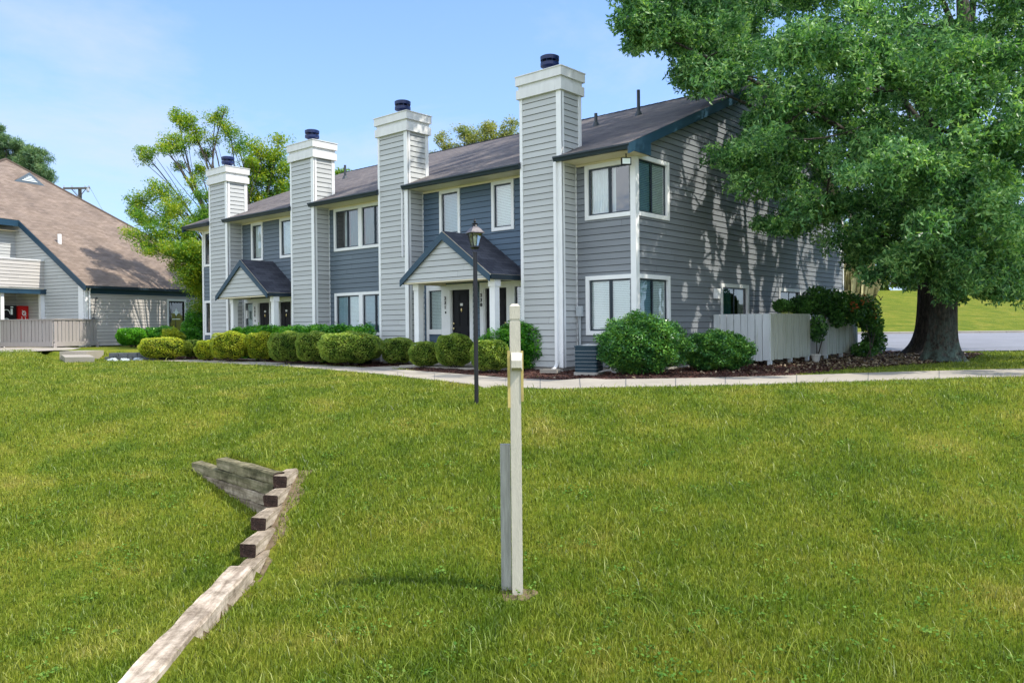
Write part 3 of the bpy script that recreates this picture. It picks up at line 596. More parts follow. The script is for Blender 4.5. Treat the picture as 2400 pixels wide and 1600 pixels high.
def doorset(par, fr, s0, s1, z1, dr0, dr1, gl0, gl1, knob_left=True, knocker=True, glm='blind'):
    """white surround holding a door and one sidelight"""
    mb = MB(); zb = ZB
    dz = z1 - .16
    cuts = sorted([(dr0, dr1), (gl0, gl1)])
    x = s0
    for (a, b) in cuts:
        if a > x: mb.box(fr, x, a, -.05, .035, zb if (a, b) == (dr0, dr1) or True else zb, z1)
        x = b
    mb.box(fr, x, s1, -.05, .035, zb, z1)
    mb.box(fr, dr0, dr1, -.05, .034, dz, z1); mb.box(fr, gl0, gl1, -.05, .034, dz + .01, z1); mb.box(fr, gl0, gl1, -.05, .045, -0.24, -0.10)
    # jamb steps
    mb.box(fr, dr0 - .0, dr0 + .03, -.12, .01, zb, dz); mb.box(fr, dr1 - .03, dr1, -.12, .01, zb, dz)
    f = mb.build('door_surround', M['white'], par, origin=fr((s0 + s1) / 2, 0, zb))
    mb = MB(); siding(mb, fr, gl0, gl1, zb, -0.24); mb.build('lower_panel', [M['blue'], M['gap']], f, recalc=False)
    mb = MB(); mb.quad(fr(s0, -.5, zb), fr(s1, -.5, zb), fr(s1, -.5, z1), fr(s0, -.5, z1)); mb.quad(fr(s0, -.5, z1), fr(s1, -.5, z1), fr(s1, 0, z1), fr(s0, 0, z1)); mb.build('room_recess', M['dark'], f, recalc=False)
    g = MB(); g.quad(fr(gl0, -.02, -.10), fr(gl1, -.02, -.10), fr(gl1, -.02, dz), fr(gl0, -.02, dz)); g.build('glass', M['glass'], f, recalc=False)
    sa = MB(); sa.box(fr, gl0, gl0 + .03, -.035, -.01, -.10, dz); sa.box(fr, gl1 - .03, gl1, -.035, -.01, -.10, dz); sa.build('sash', M['sash'], f)
    b = MB(); z = dz - .02
    while z > -.09: b.quad(fr(gl0 + .02, -.08, z), fr(gl1 - .02, -.08, z), fr(gl1 - .02, -.065, z - .036), fr(gl0 + .02, -.065, z - .036)); z -= .042
    b.build('blind', M[glm], f, recalc=False)
    door(par, fr, dr0 + .03, dr1 - .03, dz, knob_left, knocker)
doorset(B, FF, -7.13, -5.25, 1.17, -6.15, -5.37, -7.03, -6.50)
doorset(B, FF, -4.98, -3.05, 1.17, -4.84, -4.00, -3.72, -3.18, False)
doorset(B, FF, -17.22, -15.40, 1.07, -16.26, -15.49, -17.12, -16.60)
doorset(B, FF, -14.95, -13.30, 1.07, -14.88, -14.10, -13.86, -13.40, False)
digits(B, FF, '331', -6.32, 0.84, 0.10); digits(B, FF, '330', -4.91, 0.88, 0.10); digits(B, FF, '332', -16.42, 0.78, 0.10)
for s, z in ((-6.32, .38), (-3.86, .47), (-16.42, .26)): mb = MB(); mb.box(FF, s - .02, s + .02, .035, .05, z - .03, z + .03); mb.build('doorbell', M['black'], B)

# porches
def porch(cx, hw, yf, pk, ez, px, label):
    sl = (pk - ez) / hw; mb = MB(); LL = math.hypot(hw, pk - ez)
    for sgn in (-1, 1):
        A = (cx + sgn * hw, yf - .05, ez); Bp = (cx, yf - .05, pk); C_ = (cx, 0.0, pk); D_ = (cx + sgn * hw, 0.0, ez)
        mb.quad(A, Bp, C_, D_, uv=[(yf, 0), (yf, LL), (0, LL), (0, 0)])
    r = mb.build('porch_roof', M['roof3'], B, recalc=False, origin=(cx, yf / 2, ez)); r['label'] = label
    mb = MB()
    for sgn in (-1, 1):
        t = 0.035
        A = [(cx + sgn * hw, yf - .04, ez - t), (cx, yf - .04, pk - t), (cx, -0.01, pk - t), (cx + sgn * hw, -.01, ez - t)]; up_ = [(p[0], p[1], p[2] + t - .004) for p in A]; mb.hexa(A + up_)
    mb.build('roof_deck', M['cream'], r)
    mb = MB(); w = .17
    for sgn in (-1, 1):
        A = [(cx + sgn * hw, yf - .085, ez - .02), (cx, yf - .085, pk - .02), (cx, yf - .085, pk - .02 - w * 1.22), (cx + sgn * hw, yf - .085, ez - w * 1.12)]; mb.prism(A, (0, .035, 0))
    mb.build('gable_fascia', M['navy'], r)
    for sgn in (-1, 1): mb = MB(); mb.box(FF, cx + sgn * hw - .05, cx + sgn * hw + .05, 0.01, -yf + .03, ez - .13, ez - .01); mb.build('gutter', M['gutter'], r)
    mb = MB(); fr = frame((0, yf, 0), (1, 0), (0, -1)); bz = ez - .10
    siding(mb, fr, lambda z: cx - hw + .06 + max(0, (z + .05 - ez)) / sl, lambda z: max(cx + hw - .06 - max(0, (z + .05 - ez)) / sl, cx - hw + .06 + max(0, (z + .05 - ez)) / sl), bz, pk - .10)
    mb.build('gable_siding', [M['light'], M['gap']], r, recalc=False)
    mb = MB(); mb.box(fr, cx - hw + .08, cx + hw - .08, -.16, .002, bz - .03, bz + .0); mb.box(FF, cx - hw + .08, cx - hw + .22, 0.05, -yf - .16, bz - .03, bz + .08); mb.box(FF, cx + hw - .22, cx + hw - .08, 0.05, -yf - .16, bz - .03, bz + .08)
    mb.quad((cx - hw + .1, yf + .16, bz + .04), (cx + hw - .1, yf + .16, bz + .04), (cx + hw - .1, -.02, bz + .04), (cx - hw + .1, -.02, bz + .04))
    mb.build('beam', M['cream'], r)
    for x in px:
        mb = MB(); f2 = frame((x, yf + .28, 0), (1, 0), (0, -1)); gz = -1.08
        mb.box(f2, -.088, .088, -.088, .088, gz, bz - .03); mb.box(f2, -.112, .112, -.112, .112, bz - .20, bz - .035); mb.box(f2, -.11, .11, -.11, .11, gz, gz + .12)
        mb.build('porch_post', M['white'], B, origin=(x, yf + .28, gz))
    mb = MB(); mb.box(FF, cx - hw - .1, cx + hw + .05, .03, -yf + .05, -1.30, -1.065); mb.build('porch_slab', M['concrete'], B)
porch(-4.85, 1.66, -1.50, 2.45, 1.27, (-6.15, -3.35), 'gabled porch roof over doors 331 and 330')
porch(-15.22, 1.70, -1.25, 2.38, 1.18, (-16.25, -13.62), 'gabled porch roof over door 332')
# small fittings
for P, h in ((up(1497, 300, 'y', 4.7), .75), (up(1397, 325, 'y', 4.2), .38), (up(809, 424, 'y', 4.4), .55)):
    mb = MB(); mb.tube([(P[0], P[1], roofz(P[1]) - .05), (P[0], P[1], roofz(P[1]) + h)], .05, 10); mb.lathe((P[0], P[1], roofz(P[1]) - .03), [(.13, -.04), (.075, .13)], 12)
    mb.build('roof_vent_pipe', M['pipe'], B)
P = at(1468, 377, 18.0); f2 = frame((P[0], P[1], P[2]), (0.753, 0.658), (0.658, -0.753))
mb = MB(); mb.box(f2, -.115, .115, -.08, .0, -.09, .08); mb.box(f2, -.012, .012, -.05, -.03, .07, 3.92 - P[2]); fl = mb.build('floodlight', M['black'], B)
mb = MB(); mb.box(f2, -.09, .09, 0, .006, -.068, .058); mb.build('lens', M['blind'], fl)
mb = MB(); mb.box(FG, 3.84, 4.08, .02, .11, .66, .93); mb.box(FG, 3.85, 4.07, .11, .14, .66, .80); mb.build('dryer_vent', M['white'], B)
mb = MB(); mb.box(FF, -1.66, -1.50, .02, .12, .20, .45); mb.tube([(-1.60, -.07, .2), (-1.58, -.07, -.5), (-1.52, -.1, -.62)], .018, 6); mb.tube([(-1.56, -.06, .2), (-1.56, -.06, -.5)], .012, 6); mb.build('electrical_box', M['galv'], B)
mb = MB(); mb.box(FF, -16.98, -16.86, .02, .10, .35, .65); mb.build('porch_lantern', M['white'], B)

# ------------------------------------------------------------------ clubhouse
KP = np.array([-27.26, -1.91]); ua = math.radians(105.1); U = np.array([math.cos(ua), math.sin(ua)]); NN = np.array([math.sin(ua), -math.cos(ua)])
def KL(n, u, z): return (KP[0] + NN[0] * n + U[0] * u, KP[1] + NN[1] * n + U[1] * u, z)
FR_ = frame((KP[0], KP[1], 0), U, NN)                               # right wall: s = u
FCUT = frame((KP[0], KP[1], 0), NN, -U)                             # cut face: s = n
PW = -2.79; gz0 = -0.76
FWG = frame((KP[0] + NN[0] * PW, KP[1] + NN[1] * PW, 0), U, NN)
H = thing('clubhouse', KL(-5, 5, -0.8), 'tan sided clubhouse with a big brown hip roof and a balcony at the left edge', 'building')
mb = MB(); siding(mb, FR_, 0, 9.5, gz0, 1.86, [(4.42, 5.42, gz0, 1.38)]); mb.build('side_wall', [M['tan'], M['gap']], H, recalc=False)
RS = 0.68; ez_, en = 1.95, 0.22
def rz(n): return ez_ + RS * (en - n)
mb = MB(); siding(mb, FCUT, lambda z: -7.0, lambda z: min(0.0, en - (z + .16 - ez_) / RS), gz0, 4.95); mb.build('front_wall', [M['light'], M['gap']], H, recalc=False)
mb = MB(); fw2 = frame((KP[0] + NN[0] * -4.9, KP[1] + NN[1] * -4.9, 0), U, NN); siding(mb, fw2, -7, 0, gz0, 4.6); mb.build('porch_wall', [M['light'], M['gap']], H, recalc=False)
mb = MB(); siding(mb, FWG, -7, 0, 1.92, 3.14); mb.build('balcony_parapet', [M['tan'], M['gap']], H, recalc=False)
mb = MB(); mb.box(FWG, -7, 0, -.10, .04, 3.14, 3.19); mb.build('parapet_rail', M['white'], H)
mb = MB(); mb.box(FWG, -7, 0.0, -2.0, -.03, 1.74, 1.90); mb.build('balcony_floor', M['cream'], H)
mb = MB(); mb.box(FWG, -7, 0.25, -.02, .14, 1.63, 1.80); mb.box(FWG, -7, 0.25, -.02, .16, 1.80, 1.84); mb.build('beam', M['navy'], H)
mb = MB(); mb.box(FWG, -.20, -.01, -.14, 0.02, gz0, 1.63); mb.build('porch_post', M['white'], H)
mb = MB(); mb.box(FWG, -1.98, -1.84, -.14, 0.02, gz0, 1.63); mb.build('porch_post', M['white'], H)
mb = MB(); mb.box(FCUT, -.40, -.06, 0, .035, gz0, 1.95); mb.build('corner_pilaster', M['white'], H)
mb = MB(); mb.box(FR_, -.02, .10, 0, .045, gz0, 1.85); mb.build('corner_board', M['white'], H)
mb = MB(); mb.tube([KL(.06, .18, gz0), KL(.06, .18, 1.7), KL(.25, .10, 1.85)], .04, 8); mb.build('downspout', M['white'], H)
# roof planes
def rq(mb, pts, mi=0):
    mb.poly([KL(n, u, z) for n, u, z in pts], uv=[(u, -n * math.hypot(1, RS)) for n, u, z in pts], mi=mi)
AP = (-10.3, 2.9); az_ = rz(AP[0])
mb = MB()
rq(mb, [(en, -.10, rz(en)), (en, 14.2, rz(en)), (AP[0], 14.2 + 10.5 * 0 - 11.3 + 0.0 if False else 2.95, az_), (-4.45, -.10, rz(-4.45))])
mb.v = []; mb.f = []; mb.uv = []; mb.mi = []
# right-facing plane: eave -> hip up to apex ; apex at AP, front hip runs to the wing eave corner
hipend = (en, 9.9)
rq(mb, [(en, -.10, rz(en)), (en, hipend[1], rz(en)), (AP[0], AP[1], az_), (-4.45, -6.0, rz(-4.45)), (-4.45, -.10, rz(-4.45))])
mb.poly([KL(-4.45, -6.0, rz(-4.45)), KL(AP[0], AP[1], az_), KL(-16.2, -6.0, rz(-4.45))], uv=[(-4.45, 0), (AP[0], 9), (-16, 0)])
mb.poly([KL(en, hipend[1], rz(en)), KL(-20.8, hipend[1], rz(en)), KL(AP[0], AP[1], az_)], uv=[(0, 0), (20, 0), (10, 12)])
mb.poly([KL(-20.8, hipend[1], rz(en)), KL(-20.8, -6, rz(en)), KL(-16.2, -6, rz(-4.45)), KL(AP[0], AP[1], az_)], uv=[(0, 0), (20, 0), (20, 5), (10, 12)])
hr = mb.build('roof', M['roof2'], H, recalc=False)
mb = MB()
mb.prism([KL(en, -.13, rz(en) - .02), KL(-4.45, -.13, rz(-4.45) - .02), KL(-4.45, -.13, rz(-4.45) - .30), KL(en - .10, -.13, rz(en) - .24), KL(en, -.13, rz(en) - .20)], tuple(U * .04) + (0,))
mb.box(frame(KL(-4.45, 0, 0), U, NN), -6, -.09, -.03, .02, rz(-4.45) - .30, rz(-4.45) - .02); mb.build('rake_board', M['navy'], H)
mb = MB(); mb.box(FR_, -.10, 9.9, en - .02, en + .10, rz(en) - .13, rz(en) - .01); mb.build('gutter', M['gutter'], H); mb = MB(); mb.box(FR_, 0, 9.5, 0.0, .03, 1.60, 1.84); mb.build('frieze_board', M['navy'], H)
mb = MB(); mb.poly([KL(0.0, 0, 1.84), KL(0, 9.6, 1.84), KL(en, 9.6, 1.84), KL(en, 0, 1.84)]); mb.poly([KL(-7, -5, 4.62), KL(-4.47, -5, 4.62), KL(-4.47, -.1, 4.62), KL(-7, -.1, 4.62)]); mb.build('soffit', M['cream'], H, recalc=False)
# hip caps and attic dormer
mb = MB()
for a, b in (((AP[0], AP[1], az_), (en, hipend[1], rz(en))), ((AP[0], AP[1], az_), (-4.45, -6, rz(-4.45)))): mb.tube([KL(a[0], a[1], a[2] + .0), KL(b[0], b[1], b[2] + .0)], .07, 6)
mb.build('hip_cap', M['roof2'], hr)
dc = (-8.12, 2.75); z_ = rz(dc[0]); z2 = z_ + .52
mb = MB(); A_, B_, C_ = KL(dc[0], dc[1] - .78, z_), KL(dc[0], dc[1] + .78, z_), KL(dc[0], dc[1], z2); nb = dc[0] - .52 / RS
mb.poly([A_, C_, KL(nb, dc[1], z2)], uv=[(0, 0), (1, 1), (2, 1)]); mb.poly([B_, KL(nb, dc[1], z2), C_], uv=[(0, 0), (2, 1), (1, 1)]); dm = mb.build('roof_dormer', M['roof2'], H, recalc=False)
mb = MB(); fd = frame(KL(dc[0] + .02, dc[1], 0), U, NN); mb.prism([fd(-.80, 0, z_ - .03), fd(.80, 0, z_ - .03), fd(0, 0, z2 + .03)], tuple(NN * .03) + (0,)); mb.build('dormer_trim', M['slate'], dm)
mb = MB()
for k in range(4): w_ = .42 - k * .1; zz = z_ + .08 + k * .075; mb.hexa([fd(-w_, .035, zz), fd(w_, .035, zz), fd(w_, .05, zz), fd(-w_, .05, zz), fd(-w_ + .05, .035, zz + .05), fd(w_ - .05, .035, zz + .05), fd(w_ - .05, .036, zz + .05), fd(-w_ + .05, .036, zz + .05)])
mb.build('louver', M['fencew'], dm)
pp = KL(-2.86, .8, 0); mb = MB(); mb.tube([(pp[0], pp[1], rz(-2.86) - .05), (pp[0], pp[1], rz(-2.86) + .42)], .085, 12); mb.build('roof_vent_pipe', M['whitepipe'], H)
# glass door on the right wall
mb = MB(); mb.box(FR_, 4.34, 4.44, 0, .04, gz0, 1.46); mb.box(FR_, 5.40, 5.50, 0, .04, gz0, 1.46); mb.box(FR_, 4.44, 5.40, 0, .04, 1.36, 1.46); dd_ = mb.build('door_frame', M['white'], H)
mb = MB(); mb.box(FR_, 4.44, 4.52, -.05, .0, gz0, 1.36); mb.box(FR_, 5.32, 5.40, -.05, .0, gz0, 1.36); mb.box(FR_, 4.52, 5.32, -.05, 0, 1.28, 1.36); mb.box(FR_, 4.52, 5.32, -.05, 0, gz0, gz0 + .2); mb.build('sash', M['black'], dd_)
mb = MB(); mb.quad(FR_(4.52, -.025, gz0), FR_(5.32, -.025, gz0), FR_(5.32, -.025, 1.3), FR_(4.52, -.025, 1.3)); mb.build('glass', M['glass'], dd_, recalc=False)
mb = MB(); mb.quad(FR_(4.4, -.7, gz0), FR_(5.45, -.7, gz0), FR_(5.45, -.7, 1.4), FR_(4.4, -.7, 1.4)); mb.quad(FR_(4.4, -.7, gz0), FR_(4.4, 0, gz0), FR_(4.4, 0, 1.4), FR_(4.4, -.7, 1.4)); mb.quad(FR_(5.45, -.7, gz0), FR_(5.45, 0, gz0), FR_(5.45, 0, 1.4), FR_(5.45, -.7, 1.4)); mb.build('room_recess', M['dark'], dd_, recalc=False)
mb = MB(); f3 = lambda s, z: FR_(4.92 + s, -.015, z)
mb.poly([f3(0, .62), f3(.13, .80), f3(0, 1.02), f3(-.13, .80)]); mb.poly([f3(-.2, .80), f3(-.16, .86), f3(-.12, .80), f3(-.16, .74)]); mb.poly([f3(.12, .80), f3(.16, .86), f3(.2, .80), f3(.16, .74)]); mb.quad(f3(-.25, .45), f3(.25, .45), f3(.25, .49), f3(-.25, .49)); mb.build('door_decal', M['blind'], dd_, recalc=False)
mb = MB(); mb.tube([FR_(.52, .02, 1.4), FR_(.45, .03, .9), FR_(.38, .03, .5)], .015, 6); mb.box(FR_, .33, .43, .02, .08, .42, .52); mb.box(FR_, .49, .56, .02, .08, 1.36, 1.44); mb.build('wall_conduit', M['pipe'], H)

# deck fence in front of clubhouse
fc = at(126, 812, 33.0); fe = np.array(KL(.03, .5, 0)); fl_ = at(2, 812, 33.9); fl_[2] = 0
def board_fence(name, A, Bq, z0, z1, n, mat, par, bw=0.9, rail=True, thick=.025, foot=True, out=1):
    A = np.array(A[:2], float); Bq = np.array(Bq[:2], float); L_ = np.linalg.norm(Bq - A); a = (Bq - A) / L_; nn = np.array([a[1], -a[0]]) * out
    fr = frame((A[0], A[1], 0), a, nn); mb = MB(); w = L_ / n
    for k in range(n):
        o = .006 * ((k * 7) % 3); mb.box(fr, k * w + w * (1 - bw) / 2, (k + 1) * w - w * (1 - bw) / 2, o, thick + o, z0 + .01 * ((k * 5) % 3), z1 - .02)
    mb.box(fr, 0, L_, -.03, -.005, z0 + .05, z0 + .16); mb.box(fr, 0, L_, -.03, -.005, z1 - .16, z1 - .05)
    p = mb.build('board_panel', mat, par, origin=fr(L_ / 2, 0, z0))
    if rail:
        mb = MB(); mb.box(fr, -.03, L_ + .03, -.04, .07, z1 - .02, z1 + .025); mb.build('top_rail', mat, par)
    return fr, L_
cf = thing('deck_fence', (fc[0], fc[1], -.78), 'low taupe board fence around the clubhouse deck', 'fence')
for A, Bq, o in ((fl_, fc, 1), (fc, fe, 1)):
    fr, L_ = board_fence('f', A, Bq, -.56, .44, 15 if A is fl_ else 12, M['fencet'], cf, bw=.86, out=o)
    mb = MB(); mb.box(fr, 0, L_, .03, .07, -.70, -.50); mb.build('bottom_board', M['fencet'], cf)
for P in (fl_, fc, fe):
    mb = MB(); mb.box(frame((P[0], P[1], 0), (1, 0), (0, 1)), -.06, .06, -.02, .1, -.85, -.56); mb.build('post', M['fencet'], cf)
# vending machines on the clubhouse porch
def vending(n0, u0, u1, dn, ztop, body, name, label, red):
    e = thing(name, KL(n0, (u0 + u1) / 2, gz0), label, 'vending machine'); fr = frame(KL(n0, 0, 0), U, NN)
    mb = MB(); mb.box(fr, u0, u1, -dn, 0, gz0, ztop); mb.box(fr, u0 + .03, u1 - .03, 0, .03, gz0 + .12, ztop - .04); mb.build('cabinet', body, e)
    mb = MB(); c = (u0 + u1) / 2
    if red:
        for k in range(14):
            a = k / 14 * 2 * math.pi; a2 = (k + 1) / 14 * 2 * math.pi; q = lambda a, r: fr(c + .02 + r * math.cos(a), .034, ztop - .34 + r * 1.2 * math.sin(a)); mb.quad(q(a, .06), q(a2, .06), q(a2, .095), q(a, .095))
        for (a, b, w) in (((-.10, -.5), (-.06, -.85), .03), ((.05, -.5), (.14, -.85), .03), ((-.08, -.2), (.1, -.47), .03), ((-.08, -.52), (.12, -.50), .03)): mb.quad(fr(c + a[0], .034, ztop + a[1]), fr(c + a[0] + w, .034, ztop + a[1]), fr(c + b[0] + w, .034, ztop + b[1]), fr(c + b[0], .034, ztop + b[1]))
    else:
        for zc in (ztop - .35, ztop - .75):
            for k in range(7):
                a = -.2 + k / 7 * 2.6; a2 = -.2 + (k + 1) / 7 * 2.6; q = lambda a, r: fr(u0 + .0 + .1 + r * math.cos(a), .034, zc + r * math.sin(a)); mb.quad(q(a, .14), q(a2, .14), q(a2, .17), q(a, .17))
        mb.quad(fr(c + .0, .034, ztop - .42), fr(c + .1, .034, ztop - .42), fr(c + .1, .034, ztop - .15), fr(c, .034, ztop - .15)); mb.quad(fr(c + .0, .034, ztop - .1), fr(c + .12, .034, ztop - .1), fr(c + .12, .034, ztop - .05), fr(c, .034, ztop - .05))
    mb.build('front_graphic', M['blind'], e, recalc=False)
vending(-3.95, -1.15, -.58, .7, 1.13, M['black'], 'vending_machine', 'black vending machine with white curved graphics on clubhouse porch', False)
vending(-3.95, -.52, .0 - .02, .7, 1.12, M['red'], 'vending_machine', 'red vending machine with white emblem on clubhouse porch', True)

# ------------------------------------------------------------------ ground sheets
def grid_ground():
    # polar-ish grid aligned with the view: fine near, coarse far; covers all sides
    dv = np.concatenate([np.arange(-60, 3, 3.0), np.arange(3, 12, .08), np.arange(12, 34, .3), np.arange(34, 90, 1.0), np.arange(90, 700, 20)])
    rv = np.concatenate([np.arange(-600, -40, 20), np.arange(-40, -6, .5), np.arange(-6, 0, .08), np.arange(0, 14, .3), np.arange(14, 60, 1.5), np.arange(60, 620, 20)])
    Rr, Dd = np.meshgrid(rv, dv); x = CP[0] + Rr * RH[0] + Dd * FH[0]; y = CP[1] + Rr * RH[1] + Dd * FH[1]
    z = gh(x, y); V = np.stack([x, y, z], -1).reshape(-1, 3); n, m_ = len(dv), len(rv)
    i = np.arange(n - 1)[:, None] * m_ + np.arange(m_ - 1)[None]; F = np.stack([i, i + 1, i + m_ + 1, i + m_], -1).reshape(-1, 4)
    o = fastmesh('ground', V, F, M['ground'], smooth=True); tag(o, 'lawn sloping down from the buildings, with a grassy hill beyond', kind='structure')
grid_ground()
def inpoly(x, y, poly):
    x = np.asarray(x); y = np.asarray(y); c = np.zeros(x.shape, bool); n = len(poly); j = n - 1
    for i in range(n):
        xi, yi = poly[i]; xj, yj = poly[j]
        with np.errstate(divide='ignore', invalid='ignore'): k = ((yi > y) != (yj > y)) & (x < (xj - xi) * (y - yi) / (yj - yi + 1e-12) + xi)
        c ^= k; j = i
    return c
# walk: near and far edges from the photo
near = [(-200, 0)]
npx = [(300, 845.5), (400, 848), (500, 852), (600, 857), (700, 863), (800, 871), (900, 880), (1000, 891), (1117, 905), (1200, 911), (1300, 914), (1420, 911), (1560, 909), (1700, 905), (1900, 900), (2100, 893), (2300, 887), (2600, 878)]
fpx = [(300, 841), (400, 843), (500, 846), (600, 849), (700, 854), (800, 860), (900, 867), (1000, 873), (1117, 882), (1200, 889), (1300, 893), (1420, 892), (1560, 890), (1700, 887), (1900, 881), (2100, 874), (2300, 869), (2600, 861)]
wn = [atg(*p) for p in npx]; wf = [atg(*p) for p in fpx]
def dens(a, n=6):
    out = []
    for p, q in zip(a[:-1], a[1:]):
        for k in range(n): out.append(p + (q - p) * k / n)
    out.append(a[-1]); return out
wn = dens(wn); wf = dens(wf)
mb = MB()
K = 6
for (a, b, c, d) in zip(wn[:-1], wn[1:], wf[1:], wf[:-1]):
    for k in range(K):
        q = [a + (d - a) * k / K, b + (c - b) * k / K, b + (c - b) * (k + 1) / K, a + (d - a) * (k + 1) / K]
        mb.quad(*[(p[0], p[1], G(p[0], p[1]) + .030) for p in q])
    mb.quad(*[(p[0], p[1], G(p[0], p[1]) + h) for p, h in ((a, -.1), (b, -.1), (b, .03), (a, .03))])
for i_ in range(3, len(wn) - 1, 5):
    a, d = wn[i_], wf[i_]; t_ = (wn[i_ + 1] - wn[i_]); t_ = t_ / np.linalg.norm(t_) * .007
    for k in range(K):
        p, q = a + (d - a) * k / K, a + (d - a) * (k + 1) / K; mb.quad(*[(v[0], v[1], G(v[0], v[1]) + .034) for v in (p - t_, p + t_, q + t_, q - t_)], mi=1)
mb.build('sidewalk', [M['concrete'], M['darkstone']], recalc=False); walk = D.objects['sidewalk']; tag(walk, 'pale concrete walk running along the building front', kind='structure')
walkpoly = [(p[0], p[1]) for p in wn] + [(p[0], p[1]) for p in wf[::-1]]
# branch walk to porch 331/330
br = [atg(1000, 876), atg(948, 868), atg(905, 866)]
bw_ = [(-7.2, -1.5), (-5.9, -1.5)]
b0 = [atg(965, 879), np.array([-7.1, -2.4, 0]), np.array([-6.9, -1.5, 0])]; b1 = [atg(1060, 879), np.array([-6.0, -2.4, 0]), np.array([-5.6, -1.5, 0])]
mb = MB()
B0 = dens(b0, 8); B1 = dens(b1, 8)
for (a, b, c, d) in zip(B0[:-1], B0[1:], B1[1:], B1[:-1]): mb.quad(*[(p[0], p[1], G(p[0], p[1]) + .036) for p in (a, b, c, d)])
tag(mb.build('porch_path', M['concrete'], recalc=False), 'short concrete path from the walk to the porch', kind='structure')
branch = [(p[0], p[1]) for p in b0] + [(p[0], p[1]) for p in b1[::-1]]
# clubhouse walk (upper level)
mb = MB(); q = [atg(-60, 815.5), atg(60, 814.5), atg(150, 815), atg(190, 817)]; q2 = [atg(-60, 827), atg(60, 825.5), atg(125, 823), atg(160, 823)]
for i in range(3): mb.quad(*[(p[0], p[1], G(p[0], p[1]) + .03) for p in (q2[i], q2[i + 1], q[i + 1], q[i])])
tag(mb.build('clubhouse_walk', M['concrete'], recalc=False), 'pale concrete walk beside the clubhouse deck fence', kind='structure')
# steps
sa = at(148, 826, 28.6); st = thing('concrete_steps', (sa[0], sa[1], -1.15), 'two low concrete steps leading up to the clubhouse walk', 'steps')
fs = frame((sa[0], sa[1], 0), (0.753, 0.658), (0.658, -0.753))
for k, (s0, s1, d0, z1) in enumerate(((-.13, .85, 0, -.79), (1.20, 2.20, 2.0, -.93))):
    mb = MB(); (mb.box(fs, s0, s1, d0 - 1.2, d0, -1.4, z1) if k == 0 else mb.hexa([fs(s0, d0, -1.4), fs(s1, d0, -1.4), fs(.95, .01, -1.4), fs(-.05, .01, -1.4), fs(s0, d0, z1), fs(s1, d0, z1), fs(.95, .01, z1 + .02), fs(-.05, .01, z1 + .02)])); mb.build('step', M['concrete'], st, origin=fs(s0, d0, z1))
# parking lot
def strip(d0, d1, r0, r1, zoff, name, mt, nd=12, nr=20):
    rv = np.linspace(r0, r1, nr); dv = np.linspace(d0, d1, nd); Rr, Dd = np.meshgrid(rv, dv); x = CP[0] + Rr * RH[0] + Dd * FH[0]; y = CP[1] + Rr * RH[1] + Dd * FH[1]
    V = np.stack([x, y, gh(x, y) + zoff], -1).reshape(-1, 3); i = np.arange(nd - 1)[:, None] * nr + np.arange(nr - 1)[None]; F = np.stack([i, i + 1, i + nr + 1, i + nr], -1).reshape(-1, 4)
    return fastmesh(name, V, F, mt, smooth=True)
tag(strip(28.5, 47.2, 10.5, 60, .03, 'parking_lot', M['asphalt']), 'sunlit gray asphalt drive behind the oak trees', kind='structure')
mb = MB(); 
for k in range(30):
    r0, r1 = 10.5 + k * 1.6, 10.5 + (k + 1) * 1.6; P = lambda r, d, z: (CP[0] + r * RH[0] + d * FH[0], CP[1] + r * RH[1] + d * FH[1], z)
    z = -0.80; mb.hexa([P(r0, 47.2, z - .1), P(r1 - .02, 47.2, z - .1), P(r1 - .02, 47.45, z - .1), P(r0, 47.45, z - .1), P(r0, 47.2, z + .15), P(r1 - .02, 47.2, z + .15), P(r1 - .02, 47.45, z + .17), P(r0, 47.45, z + .17)])
tag(mb.build('kerb', M['concrete']), 'concrete kerb at the foot of the grassy hill', kind='structure')
# mulch
mpx = [(940, 866), (985, 873), (1060, 878), (1117, 882), (1200, 889), (1300, 893), (1420, 892), (1560, 890), (1700, 887), (1850, 883), (1925, 875), (2000, 866), (2090, 860), (2200, 853), (2262, 848), (2285, 838), (2300, 832)]
mpoly = [tuple(atg(*p)[:2]) for p in mpx] + [(4.3, 14.5), (2.0, 15.5), (0.1, 15), (0.1, 0.1), (-1.6, 0), (-20, 0)] + [tuple(atg(*p)[:2]) for p in ((300, 838), (330, 843), (400, 842.5), (500, 845.5), (600, 848.5), (700, 853.5), (800, 859.5), (880, 865))]
mp = np.array(mpoly); g = .07
xx, yy = np.meshgrid(np.arange(mp[:, 0].min(), mp[:, 0].max(), g), np.arange(mp[:, 1].min(), mp[:, 1].max(), g))
jit = 0.10 * np.sin(xx * 5.1 + yy * 3.3) + .05 * np.sin(xx * 13 - yy * 11)
ok = inpoly(xx + jit * .5, yy + jit * .5, mpoly) & ~inpoly(xx, yy, branch) & ~inpoly(xx, yy, walkpoly)
ii, jj = np.nonzero(ok)
zf = lambda x, y: gh(x, y) + .028 + .012 * np.sin(x * 9.3 + 1) * np.sin(y * 8.1) + .008 * np.sin(x * 31 + y * 17)
V = []; x0_ = xx[ii, jj]; y0_ = yy[ii, jj]
C4 = np.stack([np.stack([x0_ + dx * g, y0_ + dy * g], -1) for dx, dy in ((0, 0), (1, 0), (1, 1), (0, 1))], 1).reshape(-1, 2)
V = np.column_stack([C4, zf(C4[:, 0], C4[:, 1])]); F = np.arange(len(V)).reshape(-1, 4)
tag(fastmesh('mulch_bed', V, F, M['mulch']), 'dark red brown mulch bed along the building', kind='structure')
